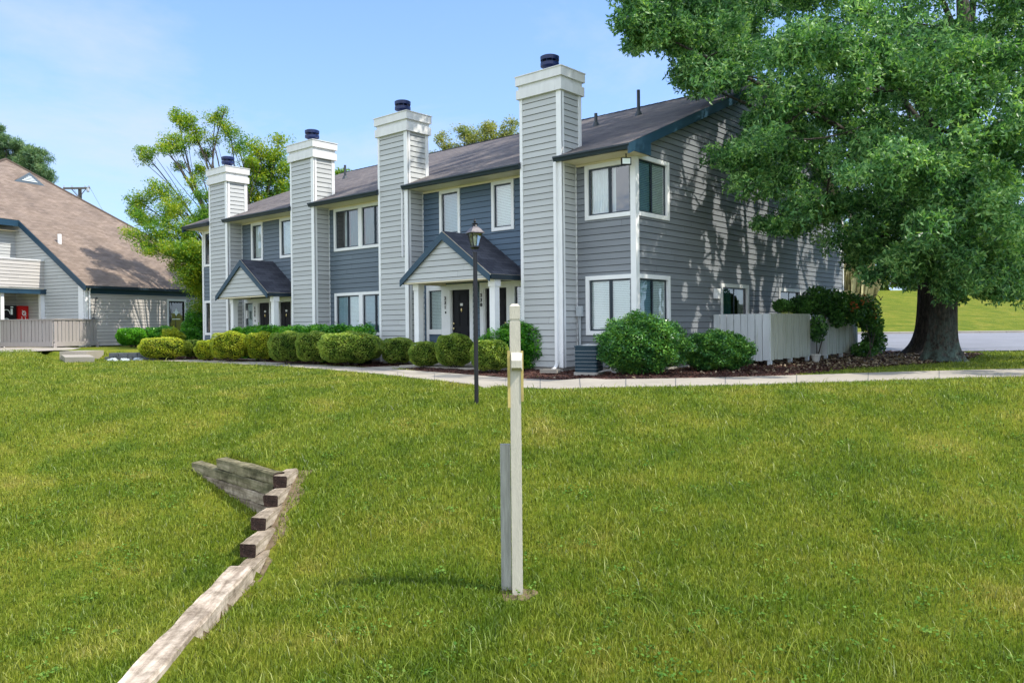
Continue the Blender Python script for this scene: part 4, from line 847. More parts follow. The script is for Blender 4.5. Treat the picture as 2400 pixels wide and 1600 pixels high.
def cards(P, size, n_up=0.6, asp=0.35, shape='diamond', rng_=rng, droop=0.0):
    """leaf-shaped quads at points P"""
    n = len(P); size = np.broadcast_to(np.asarray(size, float), (n,))
    nv = rng_.normal(size=(n, 3)); nv[:, 2] = np.abs(nv[:, 2]) + n_up; nv /= np.linalg.norm(nv, axis=1, keepdims=True)
    t = rng_.normal(size=(n, 3)); t[:, 2] -= droop; t -= nv * np.sum(t * nv, 1, keepdims=True); t /= np.linalg.norm(t, axis=1, keepdims=True); b = np.cross(nv, t)
    L_ = size[:, None]; W_ = L_ * asp
    V = np.stack([P - t * L_ * .5, P + b * W_ * .5 + t * L_ * .05 , P + t * L_ * .5 - nv * L_ * .12, P - b * W_ * .5 + t * L_ * .05], 1).reshape(-1, 3)
    return V, np.arange(n * 4).reshape(-1, 4)
sel = rng.integers(0, len(x0_), 60000); P = np.column_stack([x0_[sel] + rng.random(60000) * g, y0_[sel] + rng.random(60000) * g, np.zeros(60000)]); P[:, 2] = zf(P[:, 0], P[:, 1]) + .012
V, F = cards(P, rng.uniform(.025, .07, 60000), 1.2, .35)
tag(fastmesh('mulch_chips', V, F, M['chips']), 'loose shredded bark chips over the bed', 'mulch', kind='stuff')
tp = np.array([4.5, 8.2]); dtr = np.hypot(x0_ - 3.5, y0_ - 8.5); wgt = np.exp(-(dtr / 5.0) ** 2) + .025; sel = rng.choice(len(x0_), 3400, p=wgt / wgt.sum())
P = np.column_stack([x0_[sel], y0_[sel], zf(x0_[sel], y0_[sel]) + .03]); V, F = cards(P, rng.uniform(.06, .13, len(P)), 1.0, .5)
tag(fastmesh('fallen_leaves', V, F, M['litter']), 'dry tan leaves fallen on mulch near the oak', 'leaves', kind='stuff')

# ------------------------------------------------------------------ grass
def grass():
    n = 1350000
    d = 3.6 + (30 - 3.6) * rng.random(n) ** 1.55
    ru = rng.random(n) * 2 - 1; r = np.sign(ru) * (np.abs(ru) * .86 + .14 * np.abs(ru) ** 6 * 2.2) * .82 * d
    x = CP[0] + r * RH[0] + d * FH[0]; y = CP[1] + r * RH[1] + d * FH[1]
    # patchiness of density
    keep = ~inpoly(x, y, walkpoly) & ~inpoly(x, y, mpoly) & ~inpoly(x, y, branch)
    bx = (x > -20.6) & (x < 0.3) & (y > -0.8) & (y < 15); keep &= ~bx
    u_ = (x - KP[0]) * U[0] + (y - KP[1]) * U[1]; n_ = (x - KP[0]) * NN[0] + (y - KP[1]) * NN[1]
    keep &= ~((n_ < .1) & (u_ > -6)); keep &= ~((y > -2.0) & (x < .3) & (x > -20.5)) 
    keep &= ~((r > 7) & (d > 28)); keep &= ~((d > 25.5) & (r < -14.2) & (u_ < -.2) & (d < 31.5) & (n_ < 2))
    wr = wall_r(d); tc_ = np.interp(d, [4.75, 7.6], [-2.51, -2.62]); keep &= ~((np.abs(r - tc_) < .13) & (d < 7.7)); keep &= ~((np.abs(r - wr) < .10) & (d < 9.9) & (d > 7.5)); keep &= ~((r > wr - .1) & (r < wr + .26) & (d > 7.4) & (d < 9.7) & (rng.random(n) < np.where(r < wr + .15, 1, .55))); keep &= ~(((r - .03) ** 2 + (d - 6.55) ** 2 < .17 ** 2) & (rng.random(n) < .75)); t_ = (r - TC[0]) * TA[0] + (d - TC[1]) * TA[1]; b__ = (r - TC[0]) * TN[0] + (d - TC[1]) * TN[1]; keep &= ~((np.abs(b__) < .10) & (t_ > -.1) & (t_ < 2.5))
    keep &= ~((np.abs(r - .04) < .06) & (np.abs(d - 6.6) < .10))
    keep &= rng.random(n) < np.clip(0.55 + .45 * np.sin(x * 1.7 + 3 * np.sin(y * .9)) * np.sin(y * 1.9) + .35, .45, 1)
    x, y, d, r = x[keep], y[keep], d[keep], r[keep]; n = len(x); z = gh(x, y)
    cl = .5 + .5 * np.sin(x * 2.3 + 2 * np.sin(y * 1.1)) * np.sin(y * 2.7 + np.sin(x * 1.3) * 2)
    h = (rng.gamma(4, .0078, n) + .012) * (0.85 + .35 * cl); w = .0040 + .00055 * d
    a = rng.random(n) * 2 * np.pi; lean = rng.normal(0.0, 1, n) * .5 * h; la = rng.random(n) * 2 * np.pi
    long_ = rng.random(n) < .02; h = np.where(long_, h * 2.1, h); lean = np.where(long_, h * 1.0, lean)
    ca, sa_ = np.cos(a) * w / 2, np.sin(a) * w / 2; lx, ly = np.cos(la) * np.abs(lean), np.sin(la) * np.abs(lean)
    V = np.zeros((n, 5, 3))
    V[:, 0] = np.stack([x - ca, y - sa_, z - .01], -1); V[:, 1] = np.stack([x + ca, y + sa_, z - .01], -1)
    V[:, 2] = np.stack([x + ca * .8 + lx * .35, y + sa_ * .8 + ly * .35, z + h * .6], -1); V[:, 3] = np.stack([x - ca * .8 + lx * .35, y - sa_ * .8 + ly * .35, z + h * .6], -1)
    V[:, 4] = np.stack([x + lx, y + ly, z + h * .92], -1)
    me = D.meshes.new('grass'); me.vertices.add(n * 5); me.vertices.foreach_set('co', V.astype(np.float32).ravel())
    i = np.arange(n, dtype=np.int32)[:, None] * 5; lp = np.concatenate([i, i + 1, i + 2, i + 3, i + 3, i + 2, i + 4], 1)
    me.loops.add(n * 7); me.loops.foreach_set('vertex_index', lp.ravel())
    ls = (np.arange(n)[:, None] * 7 + np.array([[0, 4]])).astype(np.int32).ravel(); lt = np.tile(np.array([4, 3], np.int32), n)
    me.polygons.add(n * 2); me.polygons.foreach_set('loop_start', ls); me.polygons.foreach_set('loop_total', lt); me.update(calc_edges=True)
    me.materials.append(M['grass']); tag(link('grass', me), 'mown green and yellowish lawn grass filling the foreground', 'grass', kind='stuff')
grass()
def weeds():
    n = 300; d = 5 + 10 * rng.random(n) ** 1.2; r = (rng.random(n) * 2 - 1) * .66 * d; cx_ = CP[0] + r * RH[0] + d * FH[0]; cy_ = CP[1] + r * RH[1] + d * FH[1]
    ok = ~((np.abs(r - wall_r(d)) < .6) & (d < 10)) & ~inpoly(cx_, cy_, walkpoly); cx_, cy_ = cx_[ok], cy_[ok]; n = len(cx_); k = 26
    rad = rng.uniform(.05, .22, (n, 1)); a = rng.random((n, k)) * 6.283; q = np.sqrt(rng.random((n, k))) * rad
    x = (cx_[:, None] + q * np.cos(a)).ravel(); y = (cy_[:, None] + q * np.sin(a)).ravel(); P = np.column_stack([x, y, gh(x, y) + rng.uniform(.02, .06, len(x))])
    V, F = cards(P, rng.uniform(.018, .036, len(P)), 2.0, .8); tag(fastmesh('lawn_weeds', V, F, M['weed']), 'small broad leaved weeds scattered in the lawn', 'weeds', kind='stuff')
weeds()

# ------------------------------------------------------------------ bushes
def bush(name, label, cat, group, L, R, top, base, mat, kind='box', n=9000, leaf=.045, deep=None, zg=None, dfac=.5):
    if zg is None: P0 = atg((L + R) / 2, base)
    else: P0 = up((L + R) / 2, base, 'z', zg)
    dep = proj(P0)[2]; w = (R - L) * dep / FOC; dy = (deep or w * .9)
    rdir = (P0 - CP)[:2] / dep; c2 = np.array([P0[0] + rdir[0] * dy * dfac, P0[1] + rdir[1] * dy * dfac]); dep2 = dep + dy * dfac; w *= dep2 / dep
    gz = P0[2]; zt = at((L + R) / 2, top, dep2)[2]; h = zt - gz
    root = thing(name, (c2[0], c2[1], gz), label, cat, group)
    kk = {'box': 3.0, 'loose': 2.3, 'round': 2.1}[kind]
    def surf(k, sh=1.0):
        v = rng.normal(size=(k, 3)); v /= np.linalg.norm(v, axis=1, keepdims=True)
        s_ = v / np.sum(np.abs(v) ** kk, 1, keepdims=True) ** (1 / kk)
        lob = 1 + (.05 if kind == 'box' else .11) * np.sin(v[:, :1] * 6 + v[:, 1:2] * 5 + h * 7) + (.03 if kind == 'box' else .07) * np.sin(v[:, 2:3] * 9 + v[:, :1] * 8)
        s_ = s_ * lob * sh * (1 - (0.22 * np.clip(-s_[:, 2:3], 0, 1) if kind == 'box' else .15 * np.clip(-s_[:, 2:3], 0, 1)))
        x = s_[:, 0] * w / 2; y = s_[:, 1] * dy / 2; z = s_[:, 2]
        z = np.where(z > 0, z * h * .50, z * h * .46) + h * .49
        return np.stack([c2[0] + x * RH[0] + y * FH[0], c2[1] + x * RH[1] + y * FH[1], gz + z], -1)
    P = surf(n, 1.0); k2 = rng.random((n, 1)) ** 2; cc = np.array([c2[0], c2[1], gz + h * .5]); P = cc + (P - cc) * (1 - (.10 if kind == 'box' else .22) * k2 + (0 if kind == 'box' else .06) * rng.normal(size=(n, 1)).clip(-1, 1.6))
    V, F = cards(P, rng.uniform(.7, 1.3, n) * leaf, 1.3 if kind == 'box' else .7, .55 if kind == 'box' else .45)
    fastmesh('foliage', V, F, mat, root)
    # inner core
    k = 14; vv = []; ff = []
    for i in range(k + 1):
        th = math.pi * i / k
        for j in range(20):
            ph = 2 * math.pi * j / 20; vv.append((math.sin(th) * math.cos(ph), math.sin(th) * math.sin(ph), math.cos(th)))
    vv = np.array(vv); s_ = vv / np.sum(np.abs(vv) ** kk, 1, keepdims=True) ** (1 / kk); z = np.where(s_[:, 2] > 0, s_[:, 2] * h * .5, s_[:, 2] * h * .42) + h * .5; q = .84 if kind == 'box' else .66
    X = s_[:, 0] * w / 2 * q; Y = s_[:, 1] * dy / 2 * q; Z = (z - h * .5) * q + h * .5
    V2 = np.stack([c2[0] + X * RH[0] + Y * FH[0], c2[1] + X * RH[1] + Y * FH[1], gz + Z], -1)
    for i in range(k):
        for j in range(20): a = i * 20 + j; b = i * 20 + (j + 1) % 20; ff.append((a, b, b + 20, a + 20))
    fastmesh('inner_core', V2, ff, M['core'], root)
    mb = MB()
    for j in range(6):
        a = j * 1.05; mb.tube([(c2[0] + .04 * math.cos(a), c2[1] + .04 * math.sin(a), gz - .05), (c2[0] + w * .28 * math.cos(a), c2[1] + w * .28 * math.sin(a), gz + h * .35)], [.02, .012], 5)
    mb.build('stem', M['twig'], root)
    return root
gb = 'clipped bushes lining the walk'
bush('boxwood', 'wide low yellow boxwood, leftmost of the clipped row', 'bush', gb, 328, 444, 790, 847, M['boxy_y'], n=16000, deep=1.3, leaf=.04)
bush('boxwood', 'small dark green bush tucked between the two leftmost yellow boxwoods', 'bush', gb, 430, 476, 796, 842, M['boxy_g'], n=7000)
bush('boxwood', 'narrow yellow boxwood left of the tallest yellow one', 'bush', gb, 458, 512, 797, 848, M['boxy_y'], n=9000)
bush('boxwood', 'tall domed yellow boxwood below the far porch post', 'bush', gb, 497, 586, 776, 851, M['boxy_y'], n=15000, leaf=.04)
bush('boxwood', 'yellow green boxwood just right of the tallest yellow one', 'bush', gb, 581, 652, 777, 850, M['boxy_y'], n=12000)
bush('boxwood', 'rounded olive boxwood, third to the left of the biggest one', 'bush', gb, 632, 724, 776, 857, M['boxy_g'], n=15000, leaf=.04)
bush('boxwood', 'rounded olive boxwood touching the left side of the biggest one', 'bush', gb, 696, 784, 776, 858, M['boxy_g'], n=15000, leaf=.04)
bush('boxwood', 'biggest flat domed green boxwood in the row', 'bush', gb, 750, 896, 777, 862, M['boxy_g'], n=26000, deep=1.5, leaf=.04)
bush('boxwood', 'small boxy green bush left of the porch path', 'bush', gb, 894, 975, 791, 859, M['boxy_g'], n=13000, leaf=.04)
bush('boxwood', 'small rounded bush just right of the porch path', 'bush', gb, 958, 1034, 800, 866, M['boxy_g'], n=10000, leaf=.04)
bush('boxwood', 'domed olive bush in front of door 331', 'bush', gb, 1022, 1112, 782, 869, M['boxy_g'], n=17000, leaf=.04)
bush('boxwood', 'rounded olive bush right of the lamp post', 'bush', gb, 1104, 1196, 795, 879, M['boxy_g'], n=16000, leaf=.04, deep=.75)
def hedge(name, label, x0, x1, y0, y1, zt, mat, n, leaf=.085, cat='hedge', zb=-1.1, grp=None):
    cx, cy = (x0 + x1) / 2, (y0 + y1) / 2; root = thing(name, (cx, cy, zb), label, cat, grp)
    P = np.column_stack([rng.uniform(x0, x1, n), rng.uniform(y0, y1, n), rng.uniform(zb + .1, zt, n)]); f = rng.random(n)
    P[:, 2] = np.where(f < .5, zt - rng.random(n) ** 2 * .25, P[:, 2]); P[:, 1] = np.where((f >= .5) & (f < .9), y0 + rng.random(n) ** 2 * .2, P[:, 1])
    P[:, 2] += .07 * np.sin(P[:, 0] * 4.1) * np.sin(P[:, 1] * 3 + P[:, 0]) + rng.normal(0, .035, n); P[:, 1] += .06 * np.sin(P[:, 0] * 3.3)
    e_ = np.clip(np.minimum(P[:, 0] - x0, x1 - P[:, 0]) / .35, 0, 1); P[:, 2] = zb + (P[:, 2] - zb) * (.72 + .28 * e_ ** .5)
    V, F = cards(P, rng.uniform(.7, 1.3, n) * leaf, .5, .45); fastmesh('foliage', V, F, mat, root)
    mb = MB(); mb.box(frame((0, 0, 0), (1, 0), (0, 1)), x0 + .12, x1 - .12, y0 + .14, y1 - .14, zb, zt - .18); mb.build('inner_core', M['core'], root)
    return root
hedge('hedge', 'long bright green leafy hedge behind the clipped boxwoods', -15.9, -8.6, -1.35, -.66, -.02, M['hedge'], 26000)
bush('shrub', 'yellowish leafy shrub at the left end of the long hedge', 'bush', None, 566, 642, 757, 815, M['boxy_y'], 'loose', 8000, .075, zg=-1.12, deep=1.1)
bush('shrub', 'dark leafy shrub at the right end of the long hedge', 'bush', None, 868, 925, 776, 830, M['hedge'], 'loose', 6000, .075, deep=.8, zg=-1.12)
bush('shrub', 'bright green leafy shrub by the chimney, partly behind the wooden post', 'bush', None, 1130, 1303, 760, 871, M['hedge'], 'loose', 22000, .075, deep=.85)
bush('shrub', 'large glossy dark green shrub below the corner windows', 'bush', None, 1408, 1604, 742, 885, M['holly'], 'loose', 26000, .07, deep=1.5)
bush('shrub', 'glossy green shrub between the corner shrub and white fence', 'bush', None, 1606, 1760, 778, 875, M['holly'], 'loose', 20000, .07, deep=1.3)
bush('hedge', 'bright boxy hedge beside the clubhouse wall', 'hedge', None, 276, 350, 768, 814, M['hedge'], 'box', 12000, .08, zg=-.78, deep=1.2)
bush('hedge', 'dark green hedge section below the clubhouse door', 'hedge', None, 338, 430, 766, 814, M['hedge'], 'loose', 12000, .08, zg=-.80, deep=1.2)
bush('hedge', 'yellow green hedge tuft in front of the clubhouse door', 'hedge', None, 380, 428, 769, 817, M['boxy_y'], 'loose', 6000, .08, zg=-.85, deep=.8)
bush('shrub', 'round green shrub right of the clubhouse door', 'bush', None, 430, 486, 728, 812, M['hedge'], 'round', 9000, .08, zg=-.80, deep=1.2)
bush('shrub', 'low deep green shrub beside the far corner of the apartments', 'bush', None, 424, 480, 766, 818, M['hedge'], 'loose', 8000, .08, zg=-.9, deep=1.0)

# ------------------------------------------------------------------ patio fences, vine
pf = thing('patio_fence', (1.6, 3.8, -1.1), 'pale board patio fence enclosing the sliding door', 'fence')
f_, L_ = board_fence('f', (0.04, 3.80), (1.60, 3.80), -.99, .25, 8, M['fencew'], pf, bw=.92, rail=False)
f_, L_ = board_fence('f', (1.60, 3.80), (1.60, 6.48), -.97, .25, 14, M['fenceg'], pf, bw=.92, rail=False)
for (x, y) in ((1.57, 3.84), (1.56, 5.2), (1.56, 6.42)): mb = MB(); mb.box(frame((x, y, 0), (1, 0), (0, 1)), -.05, .045, -.045, .05, -1.25, .2); mb.build('post', M['fencew'], pf)
pf2 = thing('patio_fence', (1.6, 7.8, -1.1), 'weathered board patio fence under the flowering vine', 'fence')
board_fence('f', (0.9, 7.83), (1.60, 7.83), -.99, .10, 4, M['fencew'], pf2, bw=.95, rail=False)
board_fence('f', (1.60, 7.83), (1.60, 10.57), -.97, .12, 14, M['fenceg'], pf2, bw=.92, rail=False)
for (x, y) in ((1.57, 7.87), (1.56, 9.2), (1.56, 10.5)): mb = MB(); mb.box(frame((x, y, 0), (1, 0), (0, 1)), -.05, .045, -.045, .05, -1.25, .05); mb.build('post', M['fencew'], pf2)
def blobs(lst, n, spread=1.0):
    out = []
    tot = sum(b[3] ** 2 for b in lst)
    for (px, py, d, rr, fl) in lst:
        k = int(n * rr ** 2 / tot); c = at(px, py, d); R_ = rr * d / FOC
        v = rng.normal(size=(k, 3)); v /= np.linalg.norm(v, axis=1, keepdims=True); q = rng.random((k, 1)) ** .45
        out.append(c + v * q * R_ * np.array([1, 1, fl]))
    return np.concatenate(out)
vine = thing('climbing_vine', (1.5, 8, -1.1), 'dark leafy vine with orange red flowers spilling over the second patio fence', 'vine')
vb = [(1835, 716, 22.5, 26, .6), (1880, 715, 22.8, 34, .7), (1915, 705, 23.0, 36, 1), (1950, 715, 23.3, 40, 1), (1990, 722, 23.6, 40, 1), (2025, 730, 24, 38, 1.1), (2045, 765, 24.6, 28, 1.3), (2048, 800, 24.7, 30, 1), (1915, 770, 22.2, 24, 1.4), (1962, 748, 22.8, 18, 1.2), (2000, 738, 23.2, 16, 1), (2025, 820, 24.3, 30, .7)]
P = blobs(vb, 15000); V, F = cards(P, rng.uniform(.07, .13, len(P)), .3, .6, droop=.6); fastmesh('foliage', V, F, M['vine'], vine)
for fb in ((2020, 705, 23.4, 16, 1), (2000, 722, 23.2, 14, 1), (2040, 720, 23.8, 12, 1), (1965, 735, 23, 8, 1), (2045, 740, 23.8, 10, 1)): P = blobs([fb], 16); V, F = cards(P, .10, .3, .8); fastmesh('flower_cluster', V, F, M['flower'], vine)
mb = MB()
for a, b in (((1915, 845), (1905, 760)), ((1915, 845), (1935, 740)), ((2040, 840), (2030, 760)), ((2030, 845), (2050, 780))):
    p0 = at(a[0], a[1] - 5, 23.2); p1 = at(*b, 23.0); mb.tube([p0, (p0 + p1) / 2 + np.array([.05, 0, 0]), p1], [.02, .015, .01], 6)
mb.build('stem', M['twig'], vine)
for i, (px, d, ztp, lab) in enumerate(((2053, 24.4, .82, 'curved metal shepherd hook right of the flowering vine'), (1890, 22.8, .85, 'curved metal shepherd hook rising behind the first patio fence'))):
    c = at(px, 760, d); mb = MB(); r_ = .14; pts = [(c[0] - RH[0] * r_, c[1] - RH[1] * r_, -1.0), (c[0] - RH[0] * r_, c[1] - RH[1] * r_, ztp - r_)]
    for k in range(1, 9): a = math.pi - k * math.pi / 8 * 1.05; pts.append((c[0] + RH[0] * r_ * math.cos(a), c[1] + RH[1] * r_ * math.cos(a), ztp - r_ + r_ * math.sin(a)))
    pts.append((c[0] + RH[0] * r_ * 1.3, c[1] + RH[1] * r_ * 1.3, ztp - r_ - .0))
    mb.tube(pts, .011, 6); mb.tube([pts[-2], (pts[-2][0] + RH[0] * .08, pts[-2][1] + RH[1] * .08, pts[-2][2] + .12)], .01, 6); tag(mb.build('shepherd_hook', M['pipe'], origin=(c[0], c[1], -1.0)), lab, 'garden hook')
pc = at(1912, 826, 21.4); mb = MB(); mb.lathe((pc[0], pc[1], G(pc[0], pc[1]) + .02), [(.08, 0), (.12, .2), (.135, .2), (.135, .24), (.11, .24), (.10, .2)], 18); tag(mb.build('flower_pot', M['terracotta'], origin=(pc[0], pc[1], -1.1)), 'small pale flower pot on mulch between the patio fences', 'flower pot')

# ------------------------------------------------------------------ air conditioner
ac0 = at(1381, 873, 18.15); acx, acy, acz = ac0[0], ac0[1], -1.12
e = thing('air_conditioner', (acx, acy, acz), 'dark blue green air conditioner unit on mulch beside the corner', 'air conditioner')
fa = frame((acx, acy, acz), (math.cos(.35), math.sin(.35)), (math.sin(.35), -math.cos(.35)))
mb = MB(); hw = .27; zt_ = .60
def rr_box(mb, h0, z0, z1, rad=.07, seg=5, mi=0):
    pts = []
    for cx_, cy_, a0 in ((h0 - rad, h0 - rad, 0), (-h0 + rad, h0 - rad, 90), (-h0 + rad, -h0 + rad, 180), (h0 - rad, -h0 + rad, 270)):
        for k in range(seg + 1): a = math.radians(a0 + 90 * k / seg); pts.append((cx_ + rad * math.cos(a), cy_ + rad * math.sin(a)))
    mb.prism([fa(x, y, z0) for x, y in pts], (0, 0, z1 - z0), mi)
rr_box(mb, hw, .03, zt_); mb.build('cabinet', M['ac'], e)
mb = MB(); 
for k in range(22): rr_box(mb, hw + .010, .07 + k * .0232, .07 + k * .0232 + .010)
mb.build('louvers', M['ac'], e)
mb = MB()
for k in range(6): rr_box(mb, hw + .014, .10 + k * .083, .10 + k * .083 + .006)
mb.build('band', M['galv'], e)
mb = MB(); rr_box(mb, hw + .02, zt_, zt_ + .03); mb.build('lid', M['ac'], e)
mb = MB(); c = fa(0, 0, zt_ + .03)
for k in range(1, 6): mb.lathe((c[0], c[1], c[2] + .005 + .006 * (5 - k)), [(.04 * k, 0), (.04 * k + .008, .004), (.04 * k, .008)], 20)
mb.build('fan_grille', M['galv'], e)
mb = MB(); rr_box(mb, hw + .03, -.06, .03); mb.build('pad', M['block'], e)
hb = at(1441, 868, 17.9); mb = MB(); pts = []
for k in range(24): a = k / 24 * 2 * math.pi * 1.1; pts.append((hb[0] + RH[0] * .10 * math.cos(a), hb[1] + RH[1] * .10 * math.cos(a), -1.0 + .10 * math.sin(a)))
pts = [(hb[0] - RH[0] * .4, hb[1] - RH[1] * .4, -1.09)] + pts; mb.tube(pts, .012, 6); tag(mb.build('garden_hose', M['whitepipe'], origin=(hb[0], hb[1], -1.1)), 'coil of white hose on mulch under the corner shrub', 'hose')
sb = at(1300, 871, 18.2); mb = MB(); mb.box(frame((sb[0], sb[1], -1.11), (.95, .3), (.3, -.95)), -.32, .10, -.12, .12, 0, .05); mb.box(frame((sb[0], sb[1], -1.11), (.95, .3), (.3, -.95)), -.32, .10, .10, .13, .05, .08); mb.box(frame((sb[0], sb[1], -1.11), (.95, .3), (.3, -.95)), -.32, .10, -.13, -.10, .05, .08)
tag(mb.build('splash_block', M['concrete'], origin=(sb[0], sb[1], -1.11)), 'concrete splash block under the downspout', 'splash block')

# ------------------------------------------------------------------ lamp post
lp = at(1117, 945, 12.5); lb = thing('lamp_post', (lp[0], lp[1], lp[2]), 'black lamp post with glass lantern standing on the lawn', 'lamp post')
lz = at(1115, 520, 12.5)[2]; gz = lp[2]
mb = MB(); mb.lathe((lp[0], lp[1], gz - .1), [(.034, 0), (.034, lz - gz - .50 + .1), (.040, lz - gz - .50 + .1), (.040, lz - gz - .38 + .0)], 16); mb.build('pole', M['lampblack'], lb, smooth=False)
hz = lz - .385; c = (lp[0], lp[1], hz)
a45 = math.radians(45 - 41)
def sq(mb, c, prof, mi=0): mb.lathe(c, prof, 4, mi, rot=a45 + math.radians(20))
mb = MB(); sq(mb, c, [(.05, -.05), (.085, -.02), (.085, 0)]); 
for j in range(4):
    a = a45 + math.radians(20) + j * math.pi / 2; mb.tube([(c[0] + .064 * math.cos(a), c[1] + .064 * math.sin(a), hz), (c[0] + .122 * math.cos(a), c[1] + .122 * math.sin(a), hz + .20)], .008, 6)
sq(mb, (c[0], c[1], hz + .195), [(.132, 0), (.132, .012)]); mb.build('lantern_frame', M['lampblack'], lb)
mb = MB()
for j in range(4):
    a = a45 + math.radians(20) + j * math.pi / 2; a2 = a + math.pi / 2
    mb.quad((c[0] + .062 * math.cos(a), c[1] + .062 * math.sin(a), hz), (c[0] + .062 * math.cos(a2), c[1] + .062 * math.sin(a2), hz), (c[0] + .12 * math.cos(a2), c[1] + .12 * math.sin(a2), hz + .20), (c[0] + .12 * math.cos(a), c[1] + .12 * math.sin(a), hz + .20))
mb.build('glass', M['lampglass'], lb, recalc=False)
mb = MB(); mb.lathe((c[0], c[1], hz), [(.015, 0), (.02, .06), (.03, .09), (.03, .14), (.01, .17)], 10); mb.build('bulb', M['blind'], lb)
mb = MB(); sq(mb, (c[0], c[1], hz + .205), [(.172, 0), (.145, .018), (.10, .065), (.062, .095), (.042, .105)]); mb.build('lantern_roof', M['lamptop'], lb)
mb = MB(); mb.lathe((c[0], c[1], hz + .31), [(.05, 0), (.035, .03), (.05, .04), (.05, .05), (.015, .06), (.022, .085), (.012, .10), (.004, .13)], 12); mb.build('finial', M['lampblack'], lb)

# ------------------------------------------------------------------ wooden post with box
wp = at(1213, 1388, 6.6); wp[2] = G(wp[0], wp[1]); pt = thing('wooden_post', (wp[0], wp[1], wp[2]), 'square cream painted wooden post with a small hooded box, in the lawn', 'post')
wf_ = frame((wp[0], wp[1], 0), (math.cos(math.radians(41 + 2)), math.sin(math.radians(41 + 2))), (math.sin(math.radians(43)), -math.cos(math.radians(43))))
zt_ = at(1211, 712, 6.6)[2]; hw = .044
mb = MB(); z_n = zt_ - .135
mb.box(wf_, -hw, hw, -hw, hw, wp[2] - .15, z_n - .012); mb.box(wf_, -hw + .006, hw - .006, -hw + .006, hw - .006, z_n - .012, z_n + .008)
mb.box(wf_, -hw, hw, -hw, hw, z_n + .008, zt_ - .022); q = hw + .001
mb.hexa([wf_(-q, -q, zt_ - .022), wf_(q, -q, zt_ - .022), wf_(q, q, zt_ - .022), wf_(-q, q, zt_ - .022), wf_(-q * .55, -q * .55, zt_), wf_(q * .55, -q * .55, zt_), wf_(q * .55, q * .55, zt_), wf_(-q * .55, q * .55, zt_)]); mb.build('post', M['postp'], pt)
zb1 = at(1211, 825, 6.6)[2]; zb0 = at(1211, 868, 6.6)[2]
mb = MB(); t0, t1 = hw, hw + .085
mb.hexa([wf_(-.035, t0, zb0), wf_(.058, t0, zb0), wf_(.045, t1, zb0 + .03), wf_(-.035, t1, zb0 + .03), wf_(-.035, t0, zb1), wf_(.058, t0, zb1), wf_(.045, t1, zb1 - .065), wf_(-.035, t1, zb1 - .065)])
mb.build('hood', M['postp'], pt)
zs = at(1211, 945, 6.6)[2]
mb = MB(); mb.box(wf_, -hw - .022, -hw - .001, -.02, .05, zs - .03, zb1 + .015); mb.box(wf_, hw + .001, hw + .022, -.02, .05, zs + .02, zb1 + .010); mb.build('side_board', M['boxy'], pt)
ws = at(1187, 1388, 6.66); mb = MB(); wst = frame((ws[0], ws[1], 0), (math.cos(math.radians(41)), math.sin(math.radians(41))), (math.sin(math.radians(41)), -math.cos(math.radians(41)))); z1_ = at(1187, 1042, 6.6)[2]
mb.box(wst, -.042, .045, -.02, .02, G(ws[0], ws[1]) - .1, z1_); tag(mb.build('wooden_stake', M['postg'], origin=(ws[0], ws[1], G(ws[0], ws[1]))), 'short gray weathered plank standing against the tall cream post', 'stake')

# ------------------------------------------------------------------ retaining timbers
rw = thing('retaining_wall', tuple(at(650, 1190, 9.4)), 'weathered timber retaining wall stepping down through the lawn', 'retaining wall')
def rd(r, d, z): return np.array([CP[0] + r * RH[0] + d * FH[0], CP[1] + r * RH[1] + d * FH[1], z])
def tie(r0, d0, z0, r1, d1, z1, w, h, mat, endmat=True, label=None, rot=0.0):
    a = rd(r0, d0, z0); b = rd(r1, d1, z1); v = b - a; L_ = np.linalg.norm(v); nx = 26
    mb = MB(); ring = [(-w / 2 + .012, 0), (w / 2 - .012, 0), (w / 2, .012), (w / 2, h - .014), (w / 2 - .014, h), (-w / 2 + .014, h), (-w / 2, h - .014), (-w / 2, .012)]
    for k in range(nx + 1):
        x = L_ * k / nx; j = lambda s: .006 * math.sin(x * 7 + s * 2.1) + random.uniform(-.002, .002)
        for q, (y, z) in enumerate(ring): mb.v.append((x + (random.uniform(-.004, .004) if k in (0, nx) else 0), y + j(q), z + j(q + 3)))
    for k in range(nx):
        for q in range(8): mb.f.append((k * 8 + q, k * 8 + (q + 1) % 8, (k + 1) * 8 + (q + 1) % 8, (k + 1) * 8 + q)); mb.uv.append(None); mb.mi.append(0)
    mb.f.append(tuple(range(8))[::-1]); mb.f.append(tuple(nx * 8 + q for q in range(8))); mb.uv += [None, None]; mb.mi += [1, 1]
    o = mb.build('timber', [mat, M['tieend']], rw)
    vx = Vector(v).normalized(); vy = Vector((0, 0, 1)).cross(vx).normalized(); vz = vx.cross(vy)
    mt = Matrix((vx, vy, vz)).transposed().to_4x4(); o.rotation_euler = mt.to_euler(); o.location = Vector(a) - Vector(rw.location)
    if label: o['label'] = label
TH = .14
# back wall facing the camera: four courses
def RD(px, py, d): p = at(px, py, d); return ((p - CP)[:2] @ RH, (p - CP)[:2] @ FH, p[2])
for k, (t0, t1, mt) in enumerate(((.02, 1.62, 'tiegreen'), (.02, 2.42, 'tiegreen'), (.02, 2.52, 'tie'), (.02, 1.9, 'tie'))):
    z = -1.745 - TH * (k + 1); a_ = TC + TA * t1 + TN * (-.01 - .008 * k); b_ = TC + TA * t0 + TN * (-.01 - .008 * k); tie(a_[0], a_[1], z, b_[0], b_[1], z, .15, TH - .004, M[mt])
